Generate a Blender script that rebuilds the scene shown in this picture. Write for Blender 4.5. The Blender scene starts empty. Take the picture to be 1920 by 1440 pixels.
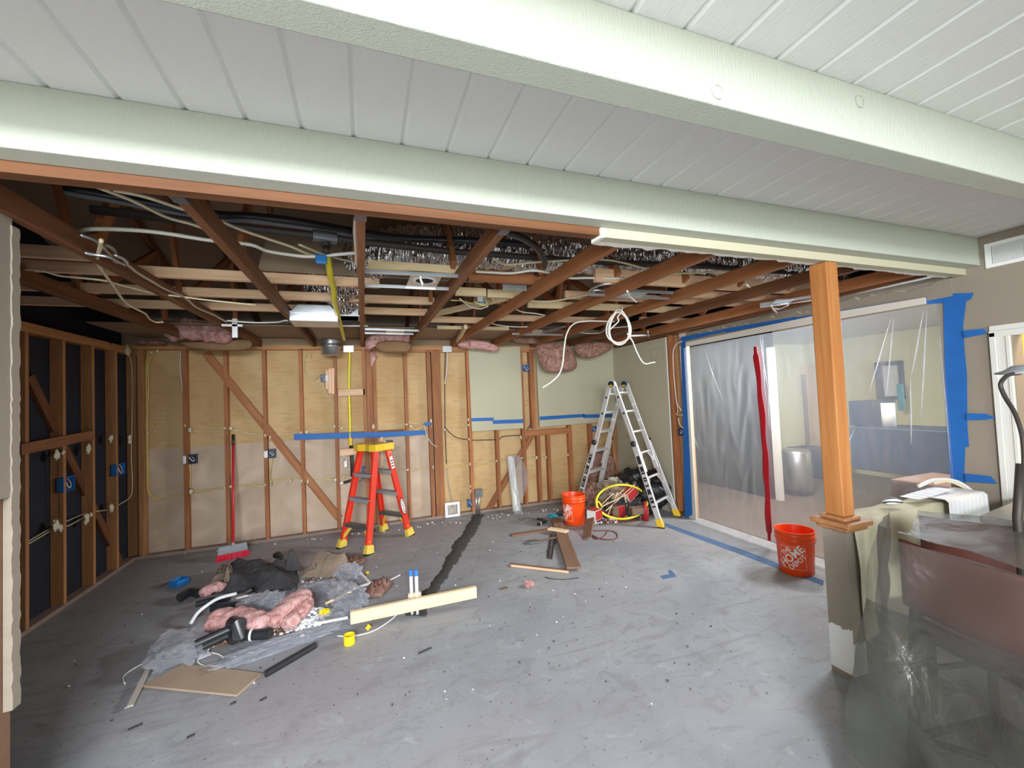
import bpy, math, random
from mathutils import Vector, Matrix, noise
R = math.radians
random.seed(7)
SC = bpy.context.scene
COL = SC.collection

# ------------------------------------------------------------------ camera
H = 1.62
FPX = 780.4
YAW, PITCH, ROLL = R(19.74), R(1.99), R(-2.42)
fwd = Vector((math.sin(YAW)*math.cos(PITCH), math.cos(YAW)*math.cos(PITCH), math.sin(PITCH)))
r0 = Vector((math.cos(YAW), -math.sin(YAW), 0)); u0 = r0.cross(fwd)
cr = r0*math.cos(ROLL)+u0*math.sin(ROLL); cu = -r0*math.sin(ROLL)+u0*math.cos(ROLL)
CAMP = Vector((0, 0, H))
cd = bpy.data.cameras.new('camera'); cam = bpy.data.objects.new('camera', cd); COL.objects.link(cam)
cd.sensor_width = 36; cd.lens = 36*FPX/1920; cd.clip_start = 0.02; cd.clip_end = 100
M = Matrix.Identity(4)
for i in range(3):
    M[i][0] = cr[i]; M[i][1] = cu[i]; M[i][2] = -fwd[i]; M[i][3] = CAMP[i]
cam.matrix_world = M
SC.camera = cam

def P(px, py, x=None, y=None, z=None):
    """the point of a known plane of the room (x=, y= or z=) that is measured at this pixel of the survey photo"""
    d = fwd+cr*((px-960)/FPX)-cu*((py-720)/FPX)
    for i, v in enumerate((x, y, z)):
        if v is not None:
            return CAMP+d*((v-CAMP[i])/d[i])

# ------------------------------------------------------------------ world, light, exposure
SC.view_settings.view_transform = 'Standard'; SC.view_settings.look = 'None'
SC.view_settings.exposure = 0.38; SC.view_settings.gamma = 1; SC.view_settings.use_curve_mapping = False
W = bpy.data.worlds.new('world'); SC.world = W; W.use_nodes = True
W.node_tree.nodes['Background'].inputs[0].default_value = (0.55, 0.70, 1, 1)
W.node_tree.nodes['Background'].inputs[1].default_value = 0.6
cy = SC.cycles
cy.max_bounces = 7; cy.diffuse_bounces = 4; cy.glossy_bounces = 3; cy.transmission_bounces = 4
cy.transparent_max_bounces = 24; cy.caustics_reflective = False; cy.caustics_refractive = False
cy.sample_clamp_indirect = 4; cy.use_denoising = True

def area(name, loc, tgt, sx, sy, power, color, spread=180):
    l = bpy.data.lights.new(name, 'AREA'); l.shape = 'RECTANGLE'; l.size = sx; l.size_y = sy
    l.energy = power; l.color = color; l.spread = R(spread)
    o = bpy.data.objects.new(name, l); COL.objects.link(o); o.location = loc
    o.rotation_euler = (Vector(tgt)-Vector(loc)).to_track_quat('-Z', 'Y').to_euler()
    return o
# daylight through the glazed patio wall behind the camera, and the light the lawn throws up
area('patio_daylight', (0.2, -6.55, 1.30), (-0.2, 4.0, 0.5), 3.9, 1.7, 215, (0.92, 0.97, 1.0))
area('side_window_daylight', (-2.66, -2.9, 1.35), (1.6, 1.6, 0.6), 2.6, 1.5, 140, (0.90, 0.96, 1.0))
area('lawn_bounce', (0.5, -6.5, 0.30), (0.6, 0.6, 2.5), 3.9, 0.5, 90, (0.86, 1.0, 0.70))
area('added_overhead_light', (-0.55, -1.95, 2.50), (-1.2, 6.2, 0.4), 1.8, 0.9, 500, (0.92, 0.95, 1.0))  # invented overhead light, added to brighten the floor and back wall
area('hall_added_light', (5.3, 2.6, 2.42), (-2.0, 4.0, 0.2), 0.9, 0.7, 85, (0.88, 0.94, 1.0), spread=100)  # unseen light above the hall opening, added to brighten the left side
# light of the kitchen and passage beyond the sheet, and an added hall light
area('kitchen_daylight', (7.2, 0.80, 1.6), (6.8, 4.0, 0.9), 1.6, 1.4, 52, (0.80, 0.92, 1.0))
area('hall_wall_added_light', (4.7, 3.6, 2.44), (4.9, 4.6, 0.0), 0.5, 0.5, 110, (1.0, 0.95, 0.88))  # unseen light, added to brighten the grey hall wall
area('passage_lamp', (4.35, 1.2, 2.43), (4.7, 1.3, 0.8), 0.3, 0.3, 26, (1.0, 0.74, 0.42))

# ------------------------------------------------------------------ room measures
XL, XR, YB, ZC = -2.43, 3.876, 5.844, 2.559      # kitchen side walls, stud face of back wall, board ceiling
YH = 1.572                                       # near face of the header
ZJ = 2.395                                       # underside of ceiling joists

# ------------------------------------------------------------------ materials
MATS = {}
def newmat(name):
    m = bpy.data.materials.new(name); m.use_nodes = True
    nt = m.node_tree; b = nt.nodes['Principled BSDF']; MATS[name] = m
    return m, nt, b
def mixc(nt, fac, a, b):
    n = nt.nodes.new('ShaderNodeMix'); n.data_type = 'RGBA'
    if isinstance(fac, (int, float)): n.inputs[0].default_value = fac
    else: nt.links.new(fac, n.inputs[0])
    for s, v in ((6, a), (7, b)):
        if isinstance(v, tuple): n.inputs[s].default_value = (*v, 1)
        else: nt.links.new(v, n.inputs[s])
    return n.outputs[2]
def tex(nt, scale=(1, 1, 1), kind='Noise', coord='Object', **kw):
    tc = nt.nodes.new('ShaderNodeTexCoord'); mp = nt.nodes.new('ShaderNodeMapping')
    mp.inputs['Scale'].default_value = scale
    nt.links.new(tc.outputs[coord], mp.inputs[0])
    t = nt.nodes.new('ShaderNodeTex'+kind); nt.links.new(mp.outputs[0], t.inputs['Vector'])
    for k, v in kw.items(): t.inputs[k].default_value = v
    return t
def ramp(nt, src, stops):
    r = nt.nodes.new('ShaderNodeValToRGB'); nt.links.new(src, r.inputs[0])
    e = r.color_ramp.elements
    while len(e) < len(stops): e.new(0.5)
    for el, (p, c) in zip(e, stops):
        el.position = p; el.color = (*c, 1) if isinstance(c, tuple) else (c, c, c, 1)
    return r.outputs[0]
def bump(nt, b, src, strength, dist=0.01):
    n = nt.nodes.new('ShaderNodeBump'); n.inputs['Strength'].default_value = strength; n.inputs['Distance'].default_value = dist
    nt.links.new(src, n.inputs['Height']); nt.links.new(n.outputs[0], b.inputs['Normal'])
def plain(name, c, rough=0.6, metal=0, var=0.12, scale=12, bs=0.0, bscale=60, spec=0.5, stretch=(1, 1, 1), bstretch=(1, 1, 1), bd=0.01):
    m, nt, b = newmat(name)
    b.inputs['Roughness'].default_value = rough; b.inputs['Metallic'].default_value = metal
    b.inputs['Specular IOR Level'].default_value = spec
    if var:
        t = tex(nt, stretch, Scale=scale, Detail=4.0)
        nt.links.new(mixc(nt, t.outputs['Fac'], tuple(v*(1-var) for v in c), tuple(min(1, v*(1+var)) for v in c)), b.inputs['Base Color'])
    else: b.inputs['Base Color'].default_value = (*c, 1)
    if bs:
        t = tex(nt, bstretch, Scale=bscale, Detail=5.0); bump(nt, b, t.outputs['Fac'], bs, bd)
    return m
def wood(name, a, bcol, knot=(0.12, 0.05, 0.02), rough=0.6, ring=1.0, tone=0.25):
    m, nt, b = newmat(name); b.inputs['Roughness'].default_value = rough; b.inputs['Specular IOR Level'].default_value = 0.3
    t = tex(nt, (1.6, 26, 26), Scale=1.0, Detail=6.0, Distortion=0.6)
    f = ramp(nt, t.outputs['Fac'], [(0.33, 0.0), (0.66, 1.0)])
    c = mixc(nt, f, a, bcol)
    n2 = tex(nt, (1.3, 2.2, 2.2), Scale=1.0, Detail=2.0)
    c = mixc(nt, ramp(nt, n2.outputs['Fac'], [(0.35, 0.0), (0.75, 0.55*ring)]), c, tuple(v*0.62 for v in a))
    v = tex(nt, (3.2, 9, 9), 'Voronoi', Scale=1.0)
    k = ramp(nt, v.outputs['Distance'], [(0.05, 1.0), (0.11, 0.0)])
    c = mixc(nt, k, c, knot)
    oi = nt.nodes.new('ShaderNodeObjectInfo')
    hs = nt.nodes.new('ShaderNodeHueSaturation')
    mr = nt.nodes.new('ShaderNodeMapRange'); mr.inputs['To Min'].default_value = 1-tone; mr.inputs['To Max'].default_value = 1+tone*0.7
    nt.links.new(oi.outputs['Random'], mr.inputs['Value']); nt.links.new(mr.outputs[0], hs.inputs['Value'])
    nt.links.new(c, hs.inputs['Color']); nt.links.new(hs.outputs[0], b.inputs['Base Color'])
    bump(nt, b, t.outputs['Fac'], 0.25, 0.004)
    return m
wood('old_wood', (0.33, 0.115, 0.045), (0.50, 0.205, 0.085))
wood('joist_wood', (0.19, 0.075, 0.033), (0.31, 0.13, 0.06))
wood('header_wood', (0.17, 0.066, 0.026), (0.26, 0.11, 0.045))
wood('red_wood', (0.33, 0.115, 0.045), (0.47, 0.20, 0.08))
wood('new_pine', (0.74, 0.44, 0.26), (0.90, 0.62, 0.42), knot=(0.45, 0.2, 0.08), ring=0.35, tone=0.1)
wood('board_pine', (0.80, 0.58, 0.33), (0.90, 0.72, 0.46), knot=(0.5, 0.26, 0.1), ring=0.25, tone=0.02)
wood('post_wood', (0.42, 0.155, 0.045), (0.50, 0.22, 0.07), knot=(0.2, 0.05, 0.02), ring=0.4, tone=0.05)
wood('cap_wood', (0.36, 0.15, 0.06), (0.50, 0.24, 0.10), ring=0.6, tone=0.05)
wood('brown_board', (0.20, 0.115, 0.075), (0.29, 0.17, 0.115), knot=(0.16, 0.09, 0.06), ring=0.4, tone=0.15)
wood('stud_gold', (0.42, 0.19, 0.08), (0.62, 0.31, 0.13), tone=0.12)
wood('armoire_wood', (0.80, 0.42, 0.09), (0.95, 0.56, 0.15), knot=(0.7, 0.35, 0.08), ring=0.25, tone=0.02)
def painted(name, c, vert):
    m, nt, b = newmat(name); b.inputs['Roughness'].default_value = 0.55; b.inputs['Base Color'].default_value = (*c, 1)
    t = tex(nt, vert, Scale=1.0, Detail=6.0, Roughness=0.65); bump(nt, b, t.outputs['Fac'], 0.55, 0.006)
    return m
painted('beam_paint', (0.45, 0.475, 0.40), (220, 220, 25))
painted('ceiling_paint', (0.76, 0.755, 0.73), (140, 25, 25))
plain('wall_paint', (0.285, 0.243, 0.19), 0.7, var=0.03, scale=3, bs=0.25, bscale=260, bd=0.002)
plain('pale_paint', (0.70, 0.65, 0.56), 0.7, var=0.03, scale=3, bs=0.2, bscale=260, bd=0.002)
plain('drywall_paint', (0.50, 0.465, 0.335), 0.75, var=0.03, scale=3, bs=0.2, bscale=220, bd=0.002)
plain('drywall_edge', (0.80, 0.77, 0.70), 0.9, var=0.15, scale=40, bs=0.5, bscale=80)
plain('torn_wall', (0.20, 0.105, 0.06), 0.9, var=0.3, scale=6)
plain('white_trim', (0.72, 0.71, 0.66), 0.4, var=0.02)
plain('white_plastic', (0.82, 0.82, 0.80), 0.4, var=0.03)
plain('cream_foam', (0.80, 0.74, 0.55), 0.7, var=0.12, scale=80, bs=0.6, bscale=120)
plain('white_cable', (0.80, 0.78, 0.72), 0.45, var=0.05)
plain('yellow_cable', (0.70, 0.55, 0.16), 0.45, var=0.05)
plain('cream_cable', (0.74, 0.64, 0.42), 0.45, var=0.05)
plain('black_cable', (0.02, 0.02, 0.022), 0.4, var=0.1)
plain('black_plastic', (0.022, 0.023, 0.027), 0.35, var=0.1)
plain('black_iron', (0.045, 0.035, 0.03), 0.55, metal=0.2, var=0.2)
plain('steel', (0.55, 0.56, 0.57), 0.38, metal=0.9, var=0.12, scale=30)
plain('dark_steel', (0.20, 0.21, 0.22), 0.45, metal=0.7, var=0.2, scale=30)
plain('galvanised', (0.62, 0.66, 0.70), 0.32, metal=0.85, var=0.2, scale=18)
plain('aluminium', (0.80, 0.80, 0.79), 0.38, metal=0.55, var=0.06, scale=20)
plain('blue_box', (0.02, 0.19, 0.52), 0.4, var=0.1)
plain('navy_box', (0.02, 0.045, 0.10), 0.4, var=0.2)
plain('blue_tape', (0.012, 0.125, 0.42), 0.6, var=0.12, scale=9)
plain('dusty_tape', (0.07, 0.14, 0.27), 0.8, var=0.3, scale=9)
plain('red_zipper', (0.45, 0.004, 0.015), 0.5, var=0.08)
plain('ladder_red', (0.74, 0.045, 0.02), 0.38, var=0.06)
plain('ladder_yellow', (0.88, 0.56, 0.04), 0.45, var=0.10, scale=20)
plain('foot_yellow', (0.80, 0.60, 0.09), 0.5, var=0.12, scale=20)
plain('bucket_orange', (0.90, 0.075, 0.005), 0.36, var=0.03)
plain('yellow_plastic', (0.88, 0.66, 0.02), 0.35, var=0.05)
plain('yellow_hose', (0.82, 0.72, 0.03), 0.4, var=0.08)
plain('rubber', (0.03, 0.03, 0.03), 0.8, var=0.1)
plain('broom_red', (0.62, 0.02, 0.03), 0.4, var=0.05)
plain('broom_bristle', (0.75, 0.02, 0.06), 0.6, var=0.15, scale=60)
plain('grey_plastic', (0.28, 0.30, 0.32), 0.5, var=0.1)
plain('carton_red', (0.42, 0.02, 0.02), 0.55, var=0.05)
plain('carton_white', (0.75, 0.74, 0.72), 0.6, var=0.05)
plain('canvas_cloth', (0.62, 0.58, 0.42), 0.95, var=0.10, scale=14, bs=0.5, bscale=300)
plain('paper', (0.80, 0.82, 0.86), 0.7, var=0.03)
plain('brown_paper', (0.30, 0.225, 0.17), 0.85, var=0.12, scale=9, bs=0.3, bscale=40)
plain('brown_felt', (0.22, 0.17, 0.12), 0.95, var=0.3, scale=8, bs=0.7, bscale=30, bd=0.02)
plain('black_felt', (0.05, 0.047, 0.05), 0.9, var=0.35, scale=7, bs=0.7, bscale=24, bd=0.02)
plain('black_bag', (0.012, 0.012, 0.014), 0.28, var=0.2, scale=6, bs=0.6, bscale=18, bd=0.03)
plain('dusty_plate', (0.30, 0.22, 0.18), 0.9, var=0.3, scale=9)
plain('sag_paper', (0.26, 0.15, 0.075), 0.85, var=0.2, scale=8, bs=0.5, bscale=12)
plain('mortar', (0.060, 0.058, 0.055), 0.95, var=0.25, scale=14, bs=0.7, bscale=70)
plain('maroon', (0.12, 0.035, 0.026), 0.45, var=0.08, scale=4)
plain('grey_cover', (0.30, 0.30, 0.28), 0.35, var=0.15, scale=4, bs=0.4, bscale=14)
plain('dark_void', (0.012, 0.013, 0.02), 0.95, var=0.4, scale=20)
plain('tar_paper', (0.018, 0.019, 0.028), 0.9, var=0.5, scale=30, bs=0.3, bscale=90)
plain('roof_board', (0.36, 0.25, 0.16), 0.85, var=0.15, scale=5, stretch=(1, 6, 6))
plain('fibre_board', (0.37, 0.275, 0.195), 0.85, var=0.1, scale=4)
plain('rubble_brown', (0.20, 0.12, 0.08), 0.95, var=0.7, scale=60, bs=1, bscale=90, bd=0.02)
plain('white_chip', (0.80, 0.80, 0.78), 0.8, var=0.05)
plain('kitchen_green', (0.68, 0.66, 0.40), 0.8, var=0.03)
plain('kitchen_dark', (0.03, 0.055, 0.11), 0.5, var=0.3, scale=5)
plain('kitchen_floor', (0.15, 0.115, 0.095), 0.6, var=0.25, scale=3)
plain('grey_wall', (0.52, 0.46, 0.40), 0.8, var=0.05, scale=2)
plain('door_brown', (0.23, 0.12, 0.09), 0.5, var=0.12)
plain('door_frame_tan', (0.62, 0.42, 0.26), 0.5, var=0.08)
plain('teal_cloth', (0.03, 0.33, 0.42), 0.8, var=0.15)
plain('pink_board', (0.22, 0.14, 0.11), 0.8, var=0.08, scale=5)
plain('dark_red_cord', (0.20, 0.02, 0.025), 0.5, var=0.1)
plain('print_black', (0.02, 0.02, 0.02), 0.5, var=0)
plain('print_white', (0.86, 0.84, 0.80), 0.5, var=0)
plain('fire_orange', (0.80, 0.09, 0.02), 0.6, var=0)
plain('sky_blue_cap', (0.04, 0.20, 0.65), 0.4, var=0.05)
plain('lawn_green', (0.12, 0.30, 0.05), 0.9, var=0.3, scale=20)

# pink fibreglass
m, nt, b = newmat('pink_fibre'); b.inputs['Roughness'].default_value = 1; b.inputs['Specular IOR Level'].default_value = 0.05
t = tex(nt, (1, 1, 1), Scale=16.0, Detail=9.0, Roughness=0.75, Distortion=1.5)
nt.links.new(ramp(nt, t.outputs['Fac'], [(0.34, (0.42, 0.17, 0.14)), (0.46, (0.78, 0.38, 0.36)), (0.58, (0.93, 0.62, 0.60))]), b.inputs['Base Color'])
bump(nt, b, t.outputs['Fac'], 1.0, 0.03)
m, nt, b = newmat('dusty_fibre'); b.inputs['Roughness'].default_value = 1; b.inputs['Specular IOR Level'].default_value = 0.05
t = tex(nt, (1, 1, 1), Scale=13.0, Detail=9.0, Roughness=0.75, Distortion=1.5)
nt.links.new(ramp(nt, t.outputs['Fac'], [(0.36, (0.18, 0.10, 0.065)), (0.5, (0.44, 0.25, 0.19)), (0.64, (0.70, 0.38, 0.34))]), b.inputs['Base Color'])
bump(nt, b, t.outputs['Fac'], 1.0, 0.03)
# kraft sheathing with pale lower board
m, nt, b = newmat('kraft_sheathing'); b.inputs['Roughness'].default_value = 0.85
t = tex(nt, (1, 1, 1), Scale=1.6, Detail=6.0, Distortion=0.8); f = tex(nt, (3, 1, 14), Scale=2.0, Detail=5.0)
c = mixc(nt, ramp(nt, t.outputs['Fac'], [(0.38, 0.0), (0.7, 1.0)]), (0.54, 0.345, 0.16), (0.64, 0.45, 0.235))
c = mixc(nt, ramp(nt, f.outputs['Fac'], [(0.5, 0.0), (0.8, 0.5)]), c, (0.36, 0.215, 0.10))
nt.links.new(c, b.inputs['Base Color'])
m, nt, b = newmat('pale_sheathing'); b.inputs['Roughness'].default_value = 0.85
t = tex(nt, (1, 1, 1), Scale=2.2, Detail=7.0, Distortion=1.5)
nt.links.new(ramp(nt, t.outputs['Fac'], [(0.35, (0.50, 0.38, 0.28)), (0.55, (0.58, 0.45, 0.34)), (0.75, (0.68, 0.55, 0.43))]), b.inputs['Base Color'])
# crinkled foil
m, nt, b = newmat('foil'); b.inputs['Metallic'].default_value = 1; b.inputs['Roughness'].default_value = 0.24
b.inputs['Base Color'].default_value = (0.97, 0.97, 0.98, 1)
t = tex(nt, (58, 15, 15), 'Voronoi', Scale=1.0, Randomness=1.0); bump(nt, b, t.outputs['Distance'], 1.0, 0.035)
# concrete floor
m, nt, b = newmat('concrete'); b.inputs['Roughness'].default_value = 0.62; b.inputs['Specular IOR Level'].default_value = 0.35
t1 = tex(nt, (1, 1, 1), Scale=0.9, Detail=8.0, Distortion=0.7, Roughness=0.6)
t2 = tex(nt, (1, 1, 1), Scale=5.5, Detail=9.0, Distortion=1.0, Roughness=0.65)
t3 = tex(nt, (1, 1, 1), Scale=45.0, Detail=3.0)
c = ramp(nt, t1.outputs['Fac'], [(0.30, (0.26, 0.27, 0.295)), (0.5, (0.325, 0.34, 0.36)), (0.70, (0.385, 0.40, 0.41))])
t0 = tex(nt, (1, 1, 1), Scale=0.42, Detail=5.0, Distortion=1.2)
c = mixc(nt, ramp(nt, t0.outputs['Fac'], [(0.42, 0.0), (0.60, 0.8)]), c, (0.33, 0.305, 0.32))
t5 = tex(nt, (1, 3.5, 1), Scale=1.7, Detail=8.0, Distortion=2.2, Roughness=0.7)
c = mixc(nt, ramp(nt, t5.outputs['Fac'], [(0.53, 0.0), (0.62, 0.55)]), c, (0.26, 0.25, 0.255))
c = mixc(nt, ramp(nt, t2.outputs['Fac'], [(0.30, 0.65), (0.46, 0.0)]), c, (0.23, 0.225, 0.235))
c = mixc(nt, ramp(nt, t2.outputs['Fac'], [(0.60, 0.0), (0.74, 0.55)]), c, (0.53, 0.54, 0.55))
c = mixc(nt, ramp(nt, t3.outputs['Fac'], [(0.28, 0.7), (0.34, 0.0)]), c, (0.09, 0.08, 0.08))
v = tex(nt, (1, 1, 1), 'Voronoi', Scale=2.6)
c = mixc(nt, ramp(nt, v.outputs['Distance'], [(0.018, 1.0), (0.026, 0.0)]), c, (0.07, 0.065, 0.06))
nt.links.new(c, b.inputs['Base Color'])
bump(nt, b, t2.outputs['Fac'], 0.18, 0.01)
# clear films
def film(name, alpha, body=(0.75, 0.80, 0.86), rough=0.12, bsc=5.0, bst=0.5, diff=0.5):
    m = bpy.data.materials.new(name); m.use_nodes = True; nt = m.node_tree; MATS[name] = m
    for n in list(nt.nodes): nt.nodes.remove(n)
    out = nt.nodes.new('ShaderNodeOutputMaterial'); tr = nt.nodes.new('ShaderNodeBsdfTransparent')
    gl = nt.nodes.new('ShaderNodeBsdfGlossy'); gl.inputs['Roughness'].default_value = rough
    df = nt.nodes.new('ShaderNodeBsdfDiffuse'); df.inputs[0].default_value = (*body, 1)
    tl = nt.nodes.new('ShaderNodeBsdfTranslucent'); tl.inputs[0].default_value = (*body, 1)
    m0 = nt.nodes.new('ShaderNodeMixShader'); m0.inputs[0].default_value = 0.4
    m1 = nt.nodes.new('ShaderNodeMixShader'); m2 = nt.nodes.new('ShaderNodeMixShader')
    m1.inputs[0].default_value = diff
    fr = nt.nodes.new('ShaderNodeLayerWeight'); fr.inputs[0].default_value = 0.35
    mt = nt.nodes.new('ShaderNodeMath'); mt.operation = 'MULTIPLY_ADD'; mt.inputs[1].default_value = 0.55; mt.inputs[2].default_value = alpha
    mt.use_clamp = True
    t = tex(nt, (1, 1, 1), Scale=bsc, Detail=5.0, Distortion=1.2)
    bp = nt.nodes.new('ShaderNodeBump'); bp.inputs['Strength'].default_value = bst; bp.inputs['Distance'].default_value = 0.05
    L = nt.links.new
    L(t.outputs['Fac'], bp.inputs['Height']); L(bp.outputs[0], gl.inputs['Normal'])
    L(df.outputs[0], m0.inputs[1]); L(tl.outputs[0], m0.inputs[2])
    L(gl.outputs[0], m1.inputs[1]); L(m0.outputs[0], m1.inputs[2])
    L(fr.outputs['Facing'], mt.inputs[0])
    L(mt.outputs[0], m2.inputs[0]); L(tr.outputs[0], m2.inputs[1]); L(m1.outputs[0], m2.inputs[2]); L(m2.outputs[0], out.inputs[0])
    return m
film('plastic_film', 0.20, rough=0.16, diff=0.78, body=(0.52, 0.545, 0.58), bst=0.25)
film('shade_film', 0.34, rough=0.5, diff=0.86, body=(0.13, 0.125, 0.11), bsc=4.0)  # dark body: the dimness of the stool corner is put into the film colour
film('deep_shade_film', 0.70, rough=0.22, diff=0.90, body=(0.085, 0.088, 0.078), bsc=6.0)  # darker still: shade around the stool legs painted into the film
film('bag_film', 0.30, rough=0.16, diff=0.62, body=(0.80, 0.84, 0.95), bsc=22.0, bst=1.0)
film('window_glass', 0.04, rough=0.02, diff=0.1, bst=0.0)

# ------------------------------------------------------------------ mesh helpers
class MB:
    def __init__(s): s.v = []; s.f = []; s.m = []; s.k = 0
    def add(s, vs, fs, k=None):
        o = len(s.v); s.v += [tuple(v) for v in vs]; s.f += [tuple(i+o for i in f) for f in fs]; s.m += [s.k if k is None else k]*len(fs)
        return s
    def box(s, a, b, k=None):
        (x0, y0, z0), (x1, y1, z1) = [tuple(map(min, zip(a, b))), tuple(map(max, zip(a, b)))]
        vs = [(x, y, z) for z in (z0, z1) for y in (y0, y1) for x in (x0, x1)]
        return s.add(vs, [(0, 2, 3, 1), (4, 5, 7, 6), (0, 1, 5, 4), (2, 6, 7, 3), (0, 4, 6, 2), (1, 3, 7, 5)], k)
    def bar(s, p, q, w, h, up=(0, 0, 1), k=None, w2=None, h2=None):
        p = Vector(p); q = Vector(q); d = (q-p).normalized(); u = Vector(up)
        sd = d.cross(u)
        if sd.length < 1e-4: sd = d.cross(Vector((1, 0, 0)))
        sd.normalize(); u = sd.cross(d).normalized()
        vs = []
        for c, ww, hh in ((p, w, h), (q, w2 or w, h2 or h)):
            for a, bb in ((-1, -1), (1, -1), (1, 1), (-1, 1)):
                vs.append(c+sd*a*ww/2+u*bb*hh/2)
        return s.add(vs, [(3, 2, 1, 0), (4, 5, 6, 7), (0, 1, 5, 4), (1, 2, 6, 5), (2, 3, 7, 6), (3, 0, 4, 7)], k)
    def tube(s, pts, r, n=8, k=None, cap=True, closed=False):
        pts = [Vector(p) for p in pts]; N = len(pts); vs = []; fr = None
        rr = r if isinstance(r, (list, tuple)) else [r]*N
        for i, p in enumerate(pts):
            a = pts[(i-1) % N] if (closed or i) else p; b2 = pts[(i+1) % N] if (closed or i < N-1) else p
            d = (b2-a).normalized() if (b2-a).length > 1e-9 else Vector((0, 0, 1))
            if fr is None:
                fr = d.orthogonal().normalized()
            fr = (fr-d*fr.dot(d))
            if fr.length < 1e-6: fr = d.orthogonal()
            fr.normalize(); g = d.cross(fr)
            for j in range(n):
                t = 2*math.pi*j/n; vs.append(p+(fr*math.cos(t)+g*math.sin(t))*rr[i])
        fs = []
        for i in range(N if closed else N-1):
            for j in range(n):
                a = i*n+j; b2 = i*n+(j+1) % n; i2 = (i+1) % N
                fs.append((a, b2, i2*n+(j+1) % n, i2*n+j))
        if cap and not closed: fs += [tuple(range(n))[::-1], tuple((N-1)*n+j for j in range(n))]
        return s.add(vs, fs, k)
    def lathe(s, prof, c=(0, 0, 0), n=24, axis=None, k=None):
        c = Vector(c); q = Vector(axis).to_track_quat('Z', 'Y') if axis is not None else None; vs = []
        for r, z in prof:
            for j in range(n):
                t = 2*math.pi*j/n; v = Vector((r*math.cos(t), r*math.sin(t), z))
                vs.append(c+(q @ v if q else v))
        fs = [(i*n+j, i*n+(j+1) % n, (i+1)*n+(j+1) % n, (i+1)*n+j) for i in range(len(prof)-1) for j in range(n)]
        return s.add(vs, fs, k)
    def prism(s, poly, off, k=None):
        n = len(poly); off = Vector(off); a = [Vector(p) for p in poly]; vs = a+[p+off for p in a]
        return s.add(vs, [tuple(range(n))[::-1], tuple(range(n, 2*n))]+[(i, (i+1) % n, n+(i+1) % n, n+i) for i in range(n)], k)
    def grid(s, fn, nu, nv, k=None):
        vs = [fn(i/nu, j/nv) for j in range(nv+1) for i in range(nu+1)]
        return s.add(vs, [(j*(nu+1)+i, j*(nu+1)+i+1, (j+1)*(nu+1)+i+1, (j+1)*(nu+1)+i) for j in range(nv) for i in range(nu)], k)
    def blob(s, c, rad, amp=0.25, freq=6, seed=0, nu=22, nv=14, rot=None, k=None, power=1.0):
        c = Vector(c); vs = []
        for j in range(nv+1):
            ph = math.pi*j/nv
            for i in range(nu):
                t = 2*math.pi*i/nu
                d = Vector((math.sin(ph)*math.cos(t), math.sin(ph)*math.sin(t), math.cos(ph)))
                e = Vector([math.copysign(abs(x)**power, x) for x in d])
                w = 1+amp*noise.noise(d*freq*0.5+Vector((seed*3.1, seed, 0)))+amp*0.5*noise.noise(d*freq*1.3+Vector((seed, 0, seed*2.3)))
                v = Vector((e.x*rad[0]*w, e.y*rad[1]*w, e.z*rad[2]*w))
                if rot: v = Matrix.Rotation(rot, 3, 'Z') @ v
                vs.append(c+v)
        fs = [(j*nu+i, (j+1)*nu+i, (j+1)*nu+(i+1) % nu, j*nu+(i+1) % nu) for j in range(nv) for i in range(nu)]
        return s.add(vs, fs, k)
    def build(s, name, mats, parent=None, smooth=False, solid=0, mw=None, sub=0, bev=0):
        me = bpy.data.meshes.new(name); me.from_pydata(s.v, [], s.f)
        if isinstance(mats, str): mats = [mats]
        for mm in mats: me.materials.append(MATS[mm])
        me.polygons.foreach_set('material_index', s.m)
        if smooth: me.polygons.foreach_set('use_smooth', [True]*len(s.f))
        me.validate(); me.update()
        o = bpy.data.objects.new(name, me); COL.objects.link(o)
        if parent: o.parent = parent
        if mw is not None: o.matrix_world = mw
        if solid:
            md = o.modifiers.new('thickness', 'SOLIDIFY'); md.thickness = solid; md.offset = 0
        if bev:
            md = o.modifiers.new('bevel', 'BEVEL'); md.width = bev; md.segments = 2; md.limit_method = 'ANGLE'
        if sub:
            md = o.modifiers.new('sub', 'SUBSURF'); md.levels = sub; md.render_levels = sub
        return o
def tag(o, label=None, cat=None, group=None, kind=None):
    if label: o['label'] = label
    if cat: o['category'] = cat
    if group: o['group'] = group
    if kind: o['kind'] = kind
    return o
def struct(o): o['kind'] = 'structure'; return o
def empty(name, label, cat, group=None, loc=(0, 0, 0), rz=0):
    o = bpy.data.objects.new(name, None); COL.objects.link(o); o.location = loc; o.rotation_euler = (0, 0, rz); o.empty_display_size = 0.1
    return tag(o, label, cat, group)
def lumber(name, p, q, w, h, mat, label=None, cat=None, group=None, up=(0, 0, 1), parent=None, bev=0.002):
    """a sawn board from p to q (centre line), local X along its length so the grain follows it"""
    p = Vector(p); q = Vector(q); d = (q-p); L = d.length; d.normalize(); u = Vector(up)
    sd = u.cross(d)
    if sd.length < 1e-4: sd = Vector((1, 0, 0)).cross(d)
    sd.normalize(); u = d.cross(sd).normalized()
    mw = Matrix(((d.x, sd.x, u.x, p.x), (d.y, sd.y, u.y, p.y), (d.z, sd.z, u.z, p.z), (0, 0, 0, 1)))
    mb = MB().box((0, -w/2, -h/2), (L, w/2, h/2))
    o = mb.build(name, mat, bev=bev, mw=mw)
    if parent: o.parent = parent
    return tag(o, label, cat, group) if label else o
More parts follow.
